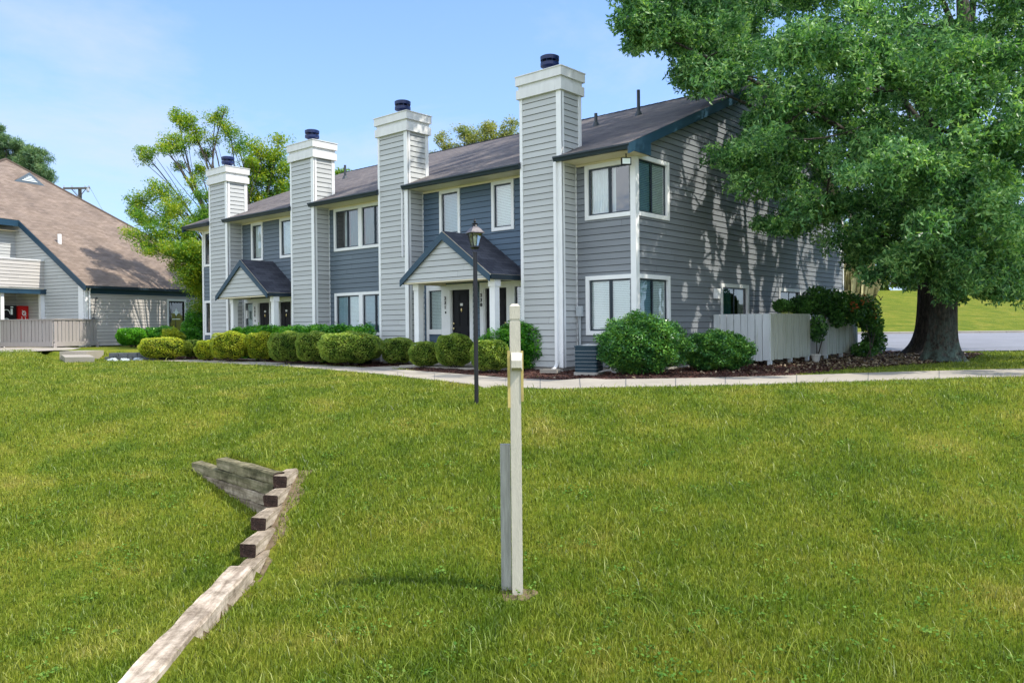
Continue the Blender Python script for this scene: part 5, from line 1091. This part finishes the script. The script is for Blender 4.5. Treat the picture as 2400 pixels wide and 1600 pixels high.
# stepped wing: ends facing the camera
steps = [(656, 1142, 9.33, -1.90, 'tie'), (634, 1188, 8.93, -2.04, 'tie'), (605, 1243, 8.45, -2.18, 'tie'), (580, 1306, 7.94, -2.32, 'tie'), (572, 1350, 7.62, -2.46, 'tie')]
for k, (px, py, dd, zb, mt) in enumerate(steps):
    p = at(px, py, dd); r0 = (p - CP)[:2] @ RH; L_ = .66 if k else .50; slope_r = .0
    tie(r0, dd, zb, r0 + slope_r * L_, dd + L_ * .97, zb + (.0), .168, TH - .004, M[mt])
pA = at(566, 1322, 7.62); pB = at(325, 1600, 5.22); rA = (pA - CP)[:2] @ RH; rB = (pB - CP)[:2] @ RH
tie(rB - .03, 4.75, -2.52, rA, 7.60, -2.462, .225, .165, M['tiepale'], label='long bleached timber at the lower end')
tie(rA - .03, 6.3, -2.66, rA + .045, 7.62, -2.60, .20, .15, M['tie'])

# bare soil along the timbers and round the post
M['soil'] = paint('bare_soil', (0.13, 0.095, 0.055), rough=1.0, var=0.35, scale=6, bump=0.6, fine=40, dirt=((0.22, 0.19, 0.08), 0.5, 14))
def soil(pts_l, pts_r, name):
    mb = MB()
    for a, b, c, e_ in zip(pts_l[:-1], pts_l[1:], pts_r[1:], pts_r[:-1]):
        for k in range(4):
            q = [tuple(np.array(a) + (np.array(e_) - np.array(a)) * k / 4), tuple(np.array(b) + (np.array(c) - np.array(b)) * k / 4), tuple(np.array(b) + (np.array(c) - np.array(b)) * (k + 1) / 4), tuple(np.array(a) + (np.array(e_) - np.array(a)) * (k + 1) / 4)]
            w_ = [rd(r_, d_, 0) for r_, d_ in q]; mb.quad(*[(p[0], p[1], G(p[0], p[1]) + .006) for p in w_])
    tag(mb.build(name, M['soil'], recalc=False), 'bare brown soil beside the timbers' if 'strip' in name else 'worn bare soil round the post foot', kind='structure')
dl = np.arange(5.6, 9.9, .1); jt = .05 * np.sin(dl * 9) + .03 * np.sin(dl * 23)
soil([(float(np.interp(v, [4.75, 7.6, 7.7, 9.9], [-2.45, -2.56, -2.66, -2.70])), v) for v in dl], [(float(np.interp(v, [4.75, 7.6, 7.7, 9.9], [-2.45, -2.56, -2.66, -2.70])) + .09 + j_ + .07 * (v > 7.5), v) for v, j_ in zip(dl, jt)], 'soil_strip')
an = np.linspace(0, 2 * math.pi, 25); soil([(.02, 6.56)] * 25, [(.02 + (.15 + .03 * math.sin(3 * a_ + 1)) * math.cos(a_), 6.56 + (.13 + .03 * math.sin(5 * a_)) * math.sin(a_)) for a_ in an], 'soil_patch')

# ------------------------------------------------------------------ rocks and low wall near clubhouse
rk = at(290, 836, 27.9)
lw = thing('low_stone_wall', (rk[0], rk[1], -1.15), 'low dark block retaining wall below the clubhouse lawn', 'retaining wall'); mb = MB(); f9 = frame((rk[0], rk[1], 0), RH, -FH)
for k in range(7):
    for c_ in range(2): mb.box(f9, -.75 + k * .34 + .17 * c_, -.43 + k * .34 + .17 * c_, -.35, -.12 + .01 * ((k + c_) % 2), -1.12 + c_ * .14, -.985 + c_ * .14)
mb.build('blocks', M['darkstone'], lw)
for k in range(9):
    a = np.array([rk[0], rk[1]]) + RH * (-.45 + k * .16) + FH * (-.15 - .13 * (k % 3)); s_ = .07 + .035 * ((k * 37) % 5) / 4
    mb = MB(); prof = [(s_ * .6, 0), (s_ * 1.15, s_ * .3), (s_ * 1.0, s_ * .8), (s_ * .5, s_ * 1.2)]; mb.lathe((a[0], a[1], G(*a) - .0), prof, 7, rot=k)
    mb.v = [(x + random.uniform(-.025, .025), y + random.uniform(-.025, .025), z + random.uniform(-.02, .02)) for x, y, z in mb.v]
    tag(mb.build('rock', M['rock'], origin=(a[0], a[1], G(*a))), 'pale blue gray rock in the small drain bed by the steps', 'rock', 'pale rocks in the drain bed')

# ------------------------------------------------------------------ trees
def in_px(P, poly, off_ok=True):
    x, y, d = proj(P); return inpoly(x, y, poly)
def limb(mb, p0, p1, r0, r1, sag=.15, seg=9, wob=.12):
    p0 = np.array(p0, float); p1 = np.array(p1, float); n = 7; L_ = np.linalg.norm(p1 - p0); pts = []; rad = []
    o = rng.normal(size=3) * wob * L_ * .3
    for k in range(n + 1):
        t = k / n; p = p0 + (p1 - p0) * t + o * math.sin(math.pi * t) + np.array([0, 0, sag * L_ * math.sin(math.pi * t)]); pts.append(p); rad.append(r0 + (r1 - r0) * t)
    mb.tube(pts, rad, seg); return pts
def trunk(par, base, top, rb, rt, flare, mat, seg=28, name='trunk'):
    base = np.array(base, float); top = np.array(top, float); n = 34; V = []; F = []
    for k in range(n + 1):
        t = (k / n) ** 1.4; h = t * (top[2] - base[2]); c = base + (top - base) * t; r = rb + (rt - rb) * t + flare * math.exp(-h / .32)
        for j in range(seg):
            a = 2 * math.pi * j / seg; rr_ = r * (1 + .035 * math.sin(5 * a + 1) + (.10 * math.sin(4 * a + .6) + .07 * math.sin(7 * a)) * math.exp(-h / .55) + .020 * math.sin(19 * a + 1.2 * math.sin(h * 2.1)) + .012 * math.sin(31 * a + 2 * math.sin(h * 3.3)))
            V.append((c[0] + rr_ * math.cos(a), c[1] + rr_ * math.sin(a), c[2]))
    for k in range(n):
        for j in range(seg): a = k * seg + j; b = k * seg + (j + 1) % seg; F.append((a, b, b + seg, a + seg))
    return fastmesh(name, V, F, mat, par, smooth=True, origin=tuple(base))
def foliage(centers, rad, per, leaf, mat, par, asp=.38, droop=.5, n_up=.35, star=True, name='crown', flat=.75):
    """clusters of leaves around each centre"""
    m_ = len(centers); rad = np.broadcast_to(rad, (m_,)); k = per
    v = rng.normal(size=(m_, k, 3)); v /= np.linalg.norm(v, axis=2, keepdims=True); q = rng.random((m_, k, 1)) ** .5
    P = centers[:, None] + v * q * rad[:, None, None] * np.array([1, 1, flat]); P = P.reshape(-1, 3)
    if name == 'crown' and mat is M['oakleaf']: P = P[sunlit(P)]
    if star:   # sprays: 4 leaflets from one point
        P = np.repeat(P, 4, 0); s_ = leaf * rng.uniform(.7, 1.25, len(P)); dirn = rng.normal(size=P.shape); dirn[:, 2] -= droop * .6; dirn /= np.linalg.norm(dirn, axis=1, keepdims=True); P = P + dirn * s_[:, None] * .45
        nv = np.cross(dirn, rng.normal(size=P.shape)); nv /= np.linalg.norm(nv, axis=1, keepdims=True); b = np.cross(nv, dirn); L_ = s_[:, None]
        V = np.stack([P - dirn * L_ * .5, P + b * L_ * asp * .5, P + dirn * L_ * .5, P - b * L_ * asp * .5], 1).reshape(-1, 3); F = np.arange(len(P) * 4).reshape(-1, 4)
    else: V, F = cards(P, leaf * rng.uniform(.7, 1.3, len(P)), n_up, asp, droop=droop)
    return fastmesh(name, V, F, mat, par)
# open lanes in the crowns through which sun reaches the gable wall
SAZ = math.radians(23); SEL = math.radians(54); SUN = np.array([math.cos(SEL) * math.cos(SAZ), math.cos(SEL) * math.sin(SAZ), math.sin(SEL)])
LANES = []
for k in range(88):
    yy = 13.9 - 11.5 * rng.random() ** 1.7; zz = rng.uniform(-.3, 4.6) if rng.random() < .75 else rng.uniform(4, 7)
    for q in range(rng.integers(3, 7)): LANES.append((0.0, yy + rng.normal(0, .28), zz + rng.normal(0, .75), rng.uniform(.09, .24)))
LANES = np.array(LANES)
def sunlit(P):
    keep = np.ones(len(P), bool)
    for x, y, z, r_ in LANES:
        v = P - np.array([x, y, z]); t = v @ SUN; dd = np.einsum('ij,ij->i', v, v) - t * t; keep &= dd > r_ * r_
    return keep
# main oak ---------------------------------------------------
tb = atg(2230, 850); tz = tb[2]; tdep = proj(tb)[2]; tb = tb + np.array([FH[0], FH[1], 0]) * .5
oak = thing('oak_tree', (tb[0], tb[1], tz), 'huge leafy oak with thick mossy trunk, nearer of the two trunks', 'tree')
ttop = at(2218, 480, tdep + .6); trunk(oak, (tb[0], tb[1], tz - .05), ttop, .345, .30, .29, M['bark'], seg=72)
sil = [(1441, -5), (1428, 54), (1451, 84), (1476, 92), (1505, 140), (1543, 124), (1568, 124), (1579, 143), (1619, 151), (1637, 158), (1566, 168), (1579, 194), (1604, 204), (1596, 219), (1630, 227), (1700, 216), (1706, 230), (1726, 237), (1793, 237), (1740, 275), (1742, 298), (1698, 319), (1668, 357), (1672, 385), (1705, 402), (1730, 425), (1758, 450), (1815, 475), (1800, 505), (1778, 528), (1800, 550), (1870, 560), (1905, 553), (1925, 530), (1962, 532), (1942, 585), (1975, 600), (2003, 611), (2003, 640), (2035, 668), (2064, 688), (2088, 670), (2129, 670), (2140, 690), (2170, 680), (2179, 690), (2246, 680), (2311, 702), (2358, 698), (2420, 705), (3300, 720), (3300, -2500), (1300, -2500), (1380, -300)]
# sky/background gaps seen through the crown (photo pixels, radius)
gaps = [(2275, 25, 22), (2132, 235, 20), (2050, 275, 22), (2080, 285, 18), (1925, 350, 26), (1955, 365, 20), (2265, 140, 16), (2345, 55, 12), (1965, 400, 16), (2030, 432, 14), (1965, 480, 14), (1990, 560, 16), (2100, 595, 14), (2310, 290, 9), (2335, 265, 10), (1965, 640, 12), (1893, 255, 10), (1820, 35, 10), (2010, 590, 14), (2120, 560, 9)]
def crown_centers(n, zc, rad, poly, dmin=.0):
    out = []
    while len(out) < n:
        v = rng.normal(size=3); v /= np.linalg.norm(v); q = rng.random() ** .42; p = zc + v * q * rad
        if p[2] < tz + 2.2: continue
        x, y, d = proj(p)
        if d < 8: continue
        # keep off the building
        if p[0] < .45 and p[1] < 14.5 and p[2] < roofz(min(max(p[1], -.7), 14.8)) + .5 and p[0] > -20.8: continue
        if not inpoly(np.array([x]), np.array([y]), poly)[0]: continue
        mrg = 24
        if y > -20 and not all(inpoly(np.array([x + dx]), np.array([y + dy]), poly)[0] for dx, dy in ((-mrg, 0), (mrg, 0), (0, -mrg), (0, mrg))) and rng.random() < .8: continue
        if any((x - g_[0]) ** 2 + (y - g_[1]) ** 2 < (g_[2] * 1.35 + 16) ** 2 for g_ in gaps): continue
        out.append(p)
    return np.array(out)
cc = np.array([tb[0] - .3, tb[1] + .2, 8.4])
C1 = crown_centers(620, cc, np.array([8.8, 8.8, 9.8]), sil)
C0 = np.column_stack([rng.uniform(-4.5, 3, 110), rng.uniform(1, 9.5, 110), rng.uniform(11.3, 16.5, 110)]); C1 = np.concatenate([C1, C0[proj(C0)[1] < -60]])
onbldg = lambda C: (C[:, 0] < .6) & (C[:, 0] > -20.8) & (C[:, 1] > -1.1) & (C[:, 1] < 15) & (C[:, 2] < np.where(C[:, 1] < RY, EZ + SL * (C[:, 1] - EY), RZ - SL * (C[:, 1] - RY)) + .5)
# boughs reaching left in front of the gable and over the roof
bough = []
for (x0, y0, x1, y1, d0, d1, n) in ((1700, 375, 1980, 330, 18.6, 20.5, 26), (1745, 300, 1990, 250, 19.5, 21, 14), (1715, 415, 1900, 440, 18.6, 20, 14), (1800, 520, 1960, 490, 19.3, 20.8, 16), (1450, 40, 1760, 60, 18.5, 21, 38), (1490, 90, 1740, 120, 19, 21.5, 34), (1590, 180, 1760, 190, 20, 22, 26), (1470, 5, 1800, 0, 19, 22, 26), (1960, 590, 2110, 620, 20.5, 22, 14), (2280, 640, 2420, 640, 17.5, 19.5, 18), (2210, 640, 2330, 600, 18, 20, 10), (1850, 120, 2300, 200, 15.5, 18, 24), (2120, 600, 2250, 650, 18.3, 18.8, 26), (2190, 560, 2260, 640, 18.0, 18.8, 14), (2260, 660, 2420, 680, 18, 19, 22), (2000, 380, 2350, 420, 15.5, 18, 26), (2120, 520, 2400, 560, 16.0, 18, 16)):
    for k in range(n):
        t = rng.random(); w = .5 * np.sin(math.pi * min(1, t + .15)) + .1
        bough.append(at(x0 + (x1 - x0) * t + rng.normal(0, 10), y0 + (y1 - y0) * t + rng.normal(0, 22) * (1 + .6 * t), d0 + (d1 - d0) * t + rng.normal(0, .3)))
C2 = np.array(bough)
xx_, yy_, _ = proj(C2); C2 = C2[inpoly(xx_, yy_, sil)]
C2 = C2[~onbldg(C2)]
foliage(C1, rng.uniform(.32, .78, len(C1)), 135, .13, M['oakleaf'], oak, asp=.34)
foliage(C2, rng.uniform(.30, .55, len(C2)), 170, .12, M['oakleaf'], oak, asp=.34)
mb = MB(); tt = np.array(ttop); tips = []
up3 = limb(mb, tt - np.array([0, 0, .3]), tt + np.array([.3, .3, 6.5]), .33, .12, 0, 12, .1)
for (px, py, d, r0) in ((1480, 50, 19, .10), (1620, 190, 20.5, .07), (1700, 370, 19, .09), (1745, 290, 20, .06), (1810, 520, 19.6, .06), (1990, 600, 21, .06), (2350, 20, 20, .13), (2390, 300, 19, .10), (2350, 620, 18.5, .07), (1900, -100, 22, .12), (2100, -200, 18, .12), (2300, -250, 25, .12), (2050, 300, 26, .12), (1950, 100, 26, .10), (2200, 200, 16.5, .09), (2330, 480, 16.5, .07)):
    k = rng.integers(0, 4); s0 = np.array(up3[k]) if py < 400 else tt - np.array([0, 0, rng.uniform(0, 1.2)])
    e_ = at(px, py, d); pts = limb(mb, s0, e_, r0 * 1.25, .018, .06, 7, .25); tips += [e_] + [np.array(q_) + rng.normal(size=3) * .28 for q_ in pts[2:] for _k in (0, 1)]
    for q in range(3):
        j = rng.integers(2, 7); e2 = np.array(pts[j]) + rng.normal(size=3) * np.array([1.0, 1.0, .6])
        if not in_px(e2[None], sil)[0]: continue
        limb(mb, pts[j], e2, .035, .008, .03, 5, .3); tips.append(e2)
mb.build('limb', M['barkd'], oak, smooth=True)
tips = np.array(tips); tips = tips[~onbldg(tips)]; tx_, ty_, _ = proj(tips); tips = tips[(in_px(tips, sil) & in_px(tips + np.array([-.25, -.2, 0]), sil)) | (ty_ < -60)]; foliage(tips, .55, 170, .12, M['oakleaf'], oak, asp=.34)
# second oak --------------------------------------------------
t2 = at(2180, 830, 26.5); t2[2] = G(t2[0], t2[1]); oak2 = thing('oak_tree', tuple(t2), 'second oak with a dark shaded trunk, half hidden behind the nearer oak', 'tree')
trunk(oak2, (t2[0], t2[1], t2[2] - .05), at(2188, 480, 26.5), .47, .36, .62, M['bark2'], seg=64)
sil2 = [(1935, 560), (1965, 605), (2010, 600), (2040, 640), (2110, 655), (2160, 640), (2420, 660), (3400, 700), (3400, -2500), (1750, -2500), (1700, -100), (1800, 100), (1900, 260), (1935, 400)]
C3 = crown_centers(170, np.array([t2[0] + .5, t2[1] + 1.0, 8.0]), np.array([8.0, 8.0, 8.0]), sil2)
foliage(C3, rng.uniform(.5, .95, len(C3)), 120, .17, M['oakleaf'], oak2, asp=.34)
mb = MB(); s0 = np.array(at(2168, 500, 26.5))
for q in range(9): limb(mb, s0, s0 + np.array([rng.uniform(-5, 5), rng.uniform(-3, 5), rng.uniform(1.5, 7)]), .14, .02, .05, 7, .2)
mb.build('limb', M['barkd'], oak2, smooth=True)

def simple_tree(name, label, base, tipblobs, mat, leaf, per, n, par_rad=.3, cat='tree', group=None, trunk_r=.14, limbs=True, star=False, asp=.42, flat=.8, base_px=None):
    """tree built from crown lobes given as (px, py, depth, radius px)"""
    base = np.array(base, float); root = thing(name, tuple(base), label, cat, group); tot = sum(b[3] ** 2 for b in tipblobs); cs = []
    for (px, py, d, rr) in tipblobs:
        k = max(2, int(n * rr ** 2 / tot)); c = at(px, py, d); R_ = rr * d / FOC
        v = rng.normal(size=(k, 3)); v /= np.linalg.norm(v, axis=1, keepdims=True); cs.append(c + v * (rng.random((k, 1)) ** .5) * R_ * np.array([1, 1, flat]))
    cs = np.concatenate(cs); foliage(cs, rng.uniform(.6, 1.3, len(cs)) * par_rad, per, leaf, mat, root, asp=asp, star=star, droop=.3)
    if limbs:
        mb = MB(); ctr = np.mean([at(*b[:3]) for b in tipblobs], 0); fork = base + (ctr - base) * .45; fork[2] = base[2] + (ctr[2] - base[2]) * .45
        limb(mb, base - np.array([0, 0, .2]), fork, trunk_r, trunk_r * .7, 0, 9, .05)
        for b in tipblobs:
            e_ = at(*b[:3]); pts = limb(mb, fork, e_, trunk_r * .45, .018, .04, 6, .15)
            for q in range(3): j = rng.integers(3, 8); limb(mb, pts[j], e_ + rng.normal(size=3) * b[3] * b[2] / FOC * .6, .02, .008, .0, 4, .2)
        mb.build('trunk', M['barkd'], root, smooth=True)
    return root
# locust behind the clubhouse corner
lo = [(345, 365, 36.5, 26), (415, 335, 36.5, 34), (390, 350, 36, 18), (440, 290, 37, 32), (415, 268, 37, 18), (460, 320, 37, 22), (505, 280, 37.5, 24), (540, 310, 37.5, 26), (525, 262, 37.5, 12), (560, 345, 37.5, 20), (500, 330, 37.5, 14), (470, 400, 37, 22), (420, 395, 37, 16), (480, 360, 37.5, 18), (325, 470, 35.5, 26), (370, 450, 35.5, 30), (410, 470, 35.5, 26), (340, 510, 35, 30), (400, 500, 35, 32), (450, 425, 36, 16),
      (310, 495, 35, 20), (380, 545, 34.5, 40), (440, 540, 34.5, 34), (475, 510, 35, 30), (330, 550, 34, 16), (350, 580, 33.8, 26), (410, 590, 33.8, 36), (460, 590, 34, 36), (440, 660, 34, 22), (475, 640, 34.3, 26), (300, 548, 34, 14), (450, 630, 34, 26), (485, 620, 34.5, 30), (480, 460, 35.5, 20), (465, 660, 34.5, 24), (480, 700, 35, 20), (455, 600, 35, 30), (468, 640, 35, 30), (474, 680, 35, 24), (470, 720, 35, 20), (530, 560, 38.3, 40), (560, 520, 39, 40), (512, 620, 38, 34), (505, 500, 38, 30), (440, 580, 34.5, 30), (425, 620, 34.5, 20), (585, 380, 38, 22)]
simple_tree('locust_tree', 'airy yellow green locust tree leaning over the clubhouse roof', (-23.6, 5.2, -1.1), lo, M['locust'], .105, 95, 760, .40, trunk_r=.16)
simple_tree('leafy_tree', 'yellow green tree behind the roof between the two left chimneys', at(640, 790, 39) * np.array([1, 1, 0]) + np.array([0, 0, -1.1]), [(600, 350, 39, 34), (640, 370, 39, 36), (655, 330, 39, 20), (630, 410, 39, 40), (590, 420, 39, 34), (660, 440, 39, 40), (600, 465, 39, 34), (640, 480, 39, 30), (575, 470, 39, 26), (590, 395, 39, 24), (670, 400, 39, 26), (570, 500, 39, 20)], M['locust'], .13, 90, 200, .50, trunk_r=.2)
simple_tree('leafy_tree', 'small green treetop peeking over the roof beside the third chimney', at(800, 790, 44) * np.array([1, 1, 0]) + np.array([0, 0, -1.1]), [(795, 400, 44, 14), (810, 408, 44, 14), (785, 415, 44, 14), (800, 425, 44, 20), (780, 430, 44, 16)], M['locust'], .15, 50, 30, .3)
simple_tree('leafy_tree', 'pale olive treetop rising over the roof between the two right chimneys', at(1110, 790, 46) * np.array([1, 1, 0]) + np.array([0, 0, -1.1]), [(1035, 325, 46, 18), (1050, 350, 46, 22), (1090, 310, 46, 24), (1110, 330, 46, 30), (1075, 355, 46, 26), (1140, 305, 46, 26), (1165, 325, 46, 28), (1195, 300, 46, 22), (1200, 330, 46, 26), (1150, 345, 46, 30), (1120, 360, 46, 30), (1020, 365, 46, 14), (1215, 340, 46, 20), (1190, 360, 46, 24)], M['treeD'], .13, 70, 230, .42, trunk_r=.2)
simple_tree('pine_tree', 'dark green pine behind the clubhouse roof at the left edge', at(40, 790, 52) * np.array([1, 1, 0]) + np.array([0, 0, -.8]), [(-10, 310, 52, 26), (15, 335, 52, 22), (5, 370, 52, 26), (50, 345, 52, 22), (75, 370, 52, 28), (100, 365, 52, 14), (60, 395, 52, 26), (95, 400, 52, 24), (40, 375, 52, 22), (105, 420, 52, 16), (-20, 360, 52, 30)], M['pine'], .22, 90, 130, .42, trunk_r=.25, star=True, asp=.16)
# background beyond the hill
hb_ = [((1985, 700), 78, [(1990, 560, 78, 50), (2030, 590, 78, 40), (1985, 610, 78, 36)], 'bright green tree beyond the hill beside the far gable corner'),
       ((2080, 690), 84, [(2060, 560, 84, 60), (2110, 600, 84, 50), (2080, 640, 84, 34), (2040, 650, 84, 24)], 'bright green tree beyond the hill, left of the oak trunks'),
       ((2160, 690), 82, [(2150, 580, 82, 60), (2190, 620, 82, 44), (2150, 650, 82, 30)], 'bright green tree beyond the hill directly behind the oak trunks'),
       ((2290, 690), 86, [(2260, 590, 86, 60), (2320, 560, 86, 70), (2290, 640, 86, 40), (2240, 640, 86, 30)], 'bright green tree beyond the hill, right of the oak trunks'),
       ((2390, 690), 80, [(2390, 560, 80, 70), (2420, 630, 80, 50), (2360, 640, 80, 34)], 'bright green tree beyond the hill at the right edge')]
for (b_, d, bl, lab) in hb_: 
    p = at(b_[0], b_[1], d); p[2] = G(p[0], p[1]); bl = bl + [(b_[0] - 25, 655, d - 2, 26), (b_[0] + 25, 655, d - 2, 26), (b_[0], 668, d - 3, 22)]; simple_tree('hill_tree', lab, p, bl, M['farleaf'], .42, 45, 130, .8, trunk_r=.25, group='trees beyond the hill')
p = at(1985, 672, 60); p[2] = G(p[0], p[1]); rd_ = thing('reed_clump', tuple(p), 'tall dry tan reeds on the hill beside the gable corner', 'reeds'); n = 5200
P = p + np.column_stack([(u0_ := rng.uniform(-1.1, 1.1, n)) * RH[0], u0_ * RH[1], np.zeros(n)]) + rng.normal(size=(n, 3)) * np.array([.35, .35, 0]); h = rng.gamma(9, .26, n).clip(.5, 3.6); a = rng.random(n) * 6.28; w = .010
V = np.stack([P + np.column_stack([np.cos(a) * w, np.sin(a) * w, 0 * a]), P - np.column_stack([np.cos(a) * w, np.sin(a) * w, 0 * a]), P + np.column_stack([rng.normal(0, .32, n) - np.cos(a) * w, rng.normal(0, .32, n), h]), P + np.column_stack([rng.normal(0, .32, n) + np.cos(a) * w, rng.normal(0, .32, n), h])], 1).reshape(-1, 3)
fastmesh('stalks', V, np.arange(n * 4).reshape(-1, 4), M['reed'], rd_)

# ------------------------------------------------------------------ utility pole
up0 = at(192, 800, 60); ut = thing('utility_pole', (up0[0], up0[1], -.8), 'wooden utility pole with a cross arm rising behind the clubhouse roof', 'utility pole'); zt_ = at(192, 441, 60)[2]
mb = MB(); mb.tube([(up0[0], up0[1], -1), (up0[0], up0[1], zt_)], [.17, .13], 12); mb.build('pole', M['pole'], ut)
fu = frame((up0[0], up0[1], 0), RH, -FH); mb = MB(); mb.box(fu, -1.15, .85, .12, .24, zt_ - .12, zt_ + .02); mb.tube([fu(0, .14, zt_ - .75), fu(.55, .16, zt_ - .1)], .03, 6); mb.tube([fu(0, .14, zt_ - .75), fu(-.55, .16, zt_ - .1)], .03, 6); mb.build('cross_arm', M['pole'], ut)
for s_ in (-1.1, -.5, .5, .8): mb = MB(); mb.lathe(fu(s_, .18, zt_ + .02), [(.03, 0), (.05, .05), (.03, .09), (.05, .13), (.02, .18)], 8); mb.build('insulator', M['galv'], ut)
mb = MB(); mb.lathe(fu(.75, .25, zt_ - .35), [(.08, 0), (.11, .05), (.11, .25), (.05, .3)], 10); mb.build('transformer', M['galv'], ut)
for s_ in (-.5, .8):
    mb = MB(); a = np.array(fu(s_, .18, zt_ + .1)); b = at(420, 700, 58) + np.array([0, 0, 0]); pts = [a + (b - a) * t - np.array([0, 0, 1.2 * math.sin(math.pi * t)]) for t in np.linspace(0, 1, 12)]; mb.tube(pts, .012, 4); mb.build('power_line', M['pipe'], ut)

# ------------------------------------------------------------------ light and sky
SAZ = math.radians(23); SEL = math.radians(54)     # sun direction: azimuth counter-clockwise from +x
w = D.worlds.new('World'); scene.world = w; w.use_nodes = True; nt = w.node_tree; L = nt.links; bg = nt.nodes['Background']
sky = N(nt, 'ShaderNodeTexSky', sky_type='NISHITA'); sky.sun_disc = False; sky.sun_elevation = SEL; sky.sun_rotation = math.pi / 2 - SAZ; sky.air_density = 1.0; sky.dust_density = 0.25; sky.ozone_density = 2.5; sky.altitude = 200
tc = N(nt, 'ShaderNodeTexCoord'); mp = N(nt, 'ShaderNodeMapping'); mp.inputs['Scale'].default_value = (1.0, 1.0, 2.6); L.new(tc.outputs['Generated'], mp.inputs[0])
nz = N(nt, 'ShaderNodeTexNoise', i_Scale=2.2, i_Detail=9.0, i_Roughness=0.62, i_Distortion=0.3); L.new(mp.outputs[0], nz.inputs['Vector'])
cr = ramp(nt, [(0.45, (0, 0, 0)), (0.68, (1, 1, 1))]); L.new(nz.outputs['Fac'], cr.inputs[0])
sx = N(nt, 'ShaderNodeSeparateXYZ'); L.new(tc.outputs['Generated'], sx.inputs[0])
lowm = N(nt, 'ShaderNodeMapRange'); lowm.inputs[1].default_value = 0.55; lowm.inputs[2].default_value = 0.10; lowm.inputs[3].default_value = 0.05; lowm.inputs[4].default_value = 0.9; L.new(sx.outputs['Z'], lowm.inputs[0])
mu = N(nt, 'ShaderNodeMath', operation='MULTIPLY'); L.new(cr.outputs[0], mu.inputs[0]); L.new(lowm.outputs[0], mu.inputs[1])
hm = N(nt, 'ShaderNodeMapRange'); hm.inputs[1].default_value = 0.50; hm.inputs[2].default_value = 0.0; hm.inputs[3].default_value = 0.0; hm.inputs[4].default_value = 0.75; L.new(sx.outputs['Z'], hm.inputs[0])
hx = N(nt, 'ShaderNodeMix', data_type='RGBA'); L.new(hm.outputs[0], hx.inputs[0]); tn = N(nt, 'ShaderNodeMixRGB', blend_type='MULTIPLY'); tn.inputs[0].default_value = 1; tn.inputs[2].default_value = (.72, .80, .96, 1); L.new(sky.outputs[0], tn.inputs[1]); L.new(tn.outputs[0], hx.inputs[6]); hx.inputs[7].default_value = (1.18, 1.72, 2.66, 1)
mx = N(nt, 'ShaderNodeMix', data_type='RGBA'); L.new(mu.outputs[0], mx.inputs[0]); L.new(hx.outputs[2], mx.inputs[6]); mx.inputs[7].default_value = (2.3, 2.52, 2.92, 1)
# bright clouds added out of view behind the camera to fill the shaded facade
dt = N(nt, 'ShaderNodeVectorMath', operation='DOT_PRODUCT'); L.new(tc.outputs['Generated'], dt.inputs[0]); dt.inputs[1].default_value = (0.22, -0.87, 0.43)
cb = N(nt, 'ShaderNodeMapRange', interpolation_type='SMOOTHSTEP'); cb.inputs[1].default_value = 0.15; cb.inputs[2].default_value = 0.65; L.new(dt.outputs['Value'], cb.inputs[0])
c2 = ramp(nt, [(0.34, (0, 0, 0)), (0.52, (1, 1, 1))]); L.new(nz.outputs['Fac'], c2.inputs[0])
cm = N(nt, 'ShaderNodeMath', operation='MULTIPLY'); L.new(cb.outputs[0], cm.inputs[0]); L.new(c2.outputs[0], cm.inputs[1])
mz = N(nt, 'ShaderNodeMix', data_type='RGBA'); L.new(cm.outputs[0], mz.inputs[0]); L.new(mx.outputs[2], mz.inputs[6]); mz.inputs[7].default_value = (5.2, 5.6, 6.2, 1)
L.new(mz.outputs[2], bg.inputs[0]); bg.inputs[1].default_value = 0.15
sd = D.lights.new('sun', 'SUN'); sd.energy = 2.6; sd.angle = math.radians(0.53); sd.color = (1.0, 0.93, 0.83); so = D.objects.new('sun', sd); COL.objects.link(so)
dv_ = Vector((math.cos(SEL) * math.cos(SAZ), math.cos(SEL) * math.sin(SAZ), math.sin(SEL))); so.rotation_euler = dv_.to_track_quat('Z', 'Y').to_euler(); so.location = dv_ * 60
scene.view_settings.view_transform = 'Standard'; scene.view_settings.look = 'None'; scene.view_settings.exposure = 1.2; scene.view_settings.gamma = 1
scene.render.engine = 'CYCLES'
scene.cycles.max_bounces = 6; scene.cycles.transparent_max_bounces = 8; scene.cycles.diffuse_bounces = 3; scene.cycles.glossy_bounces = 3
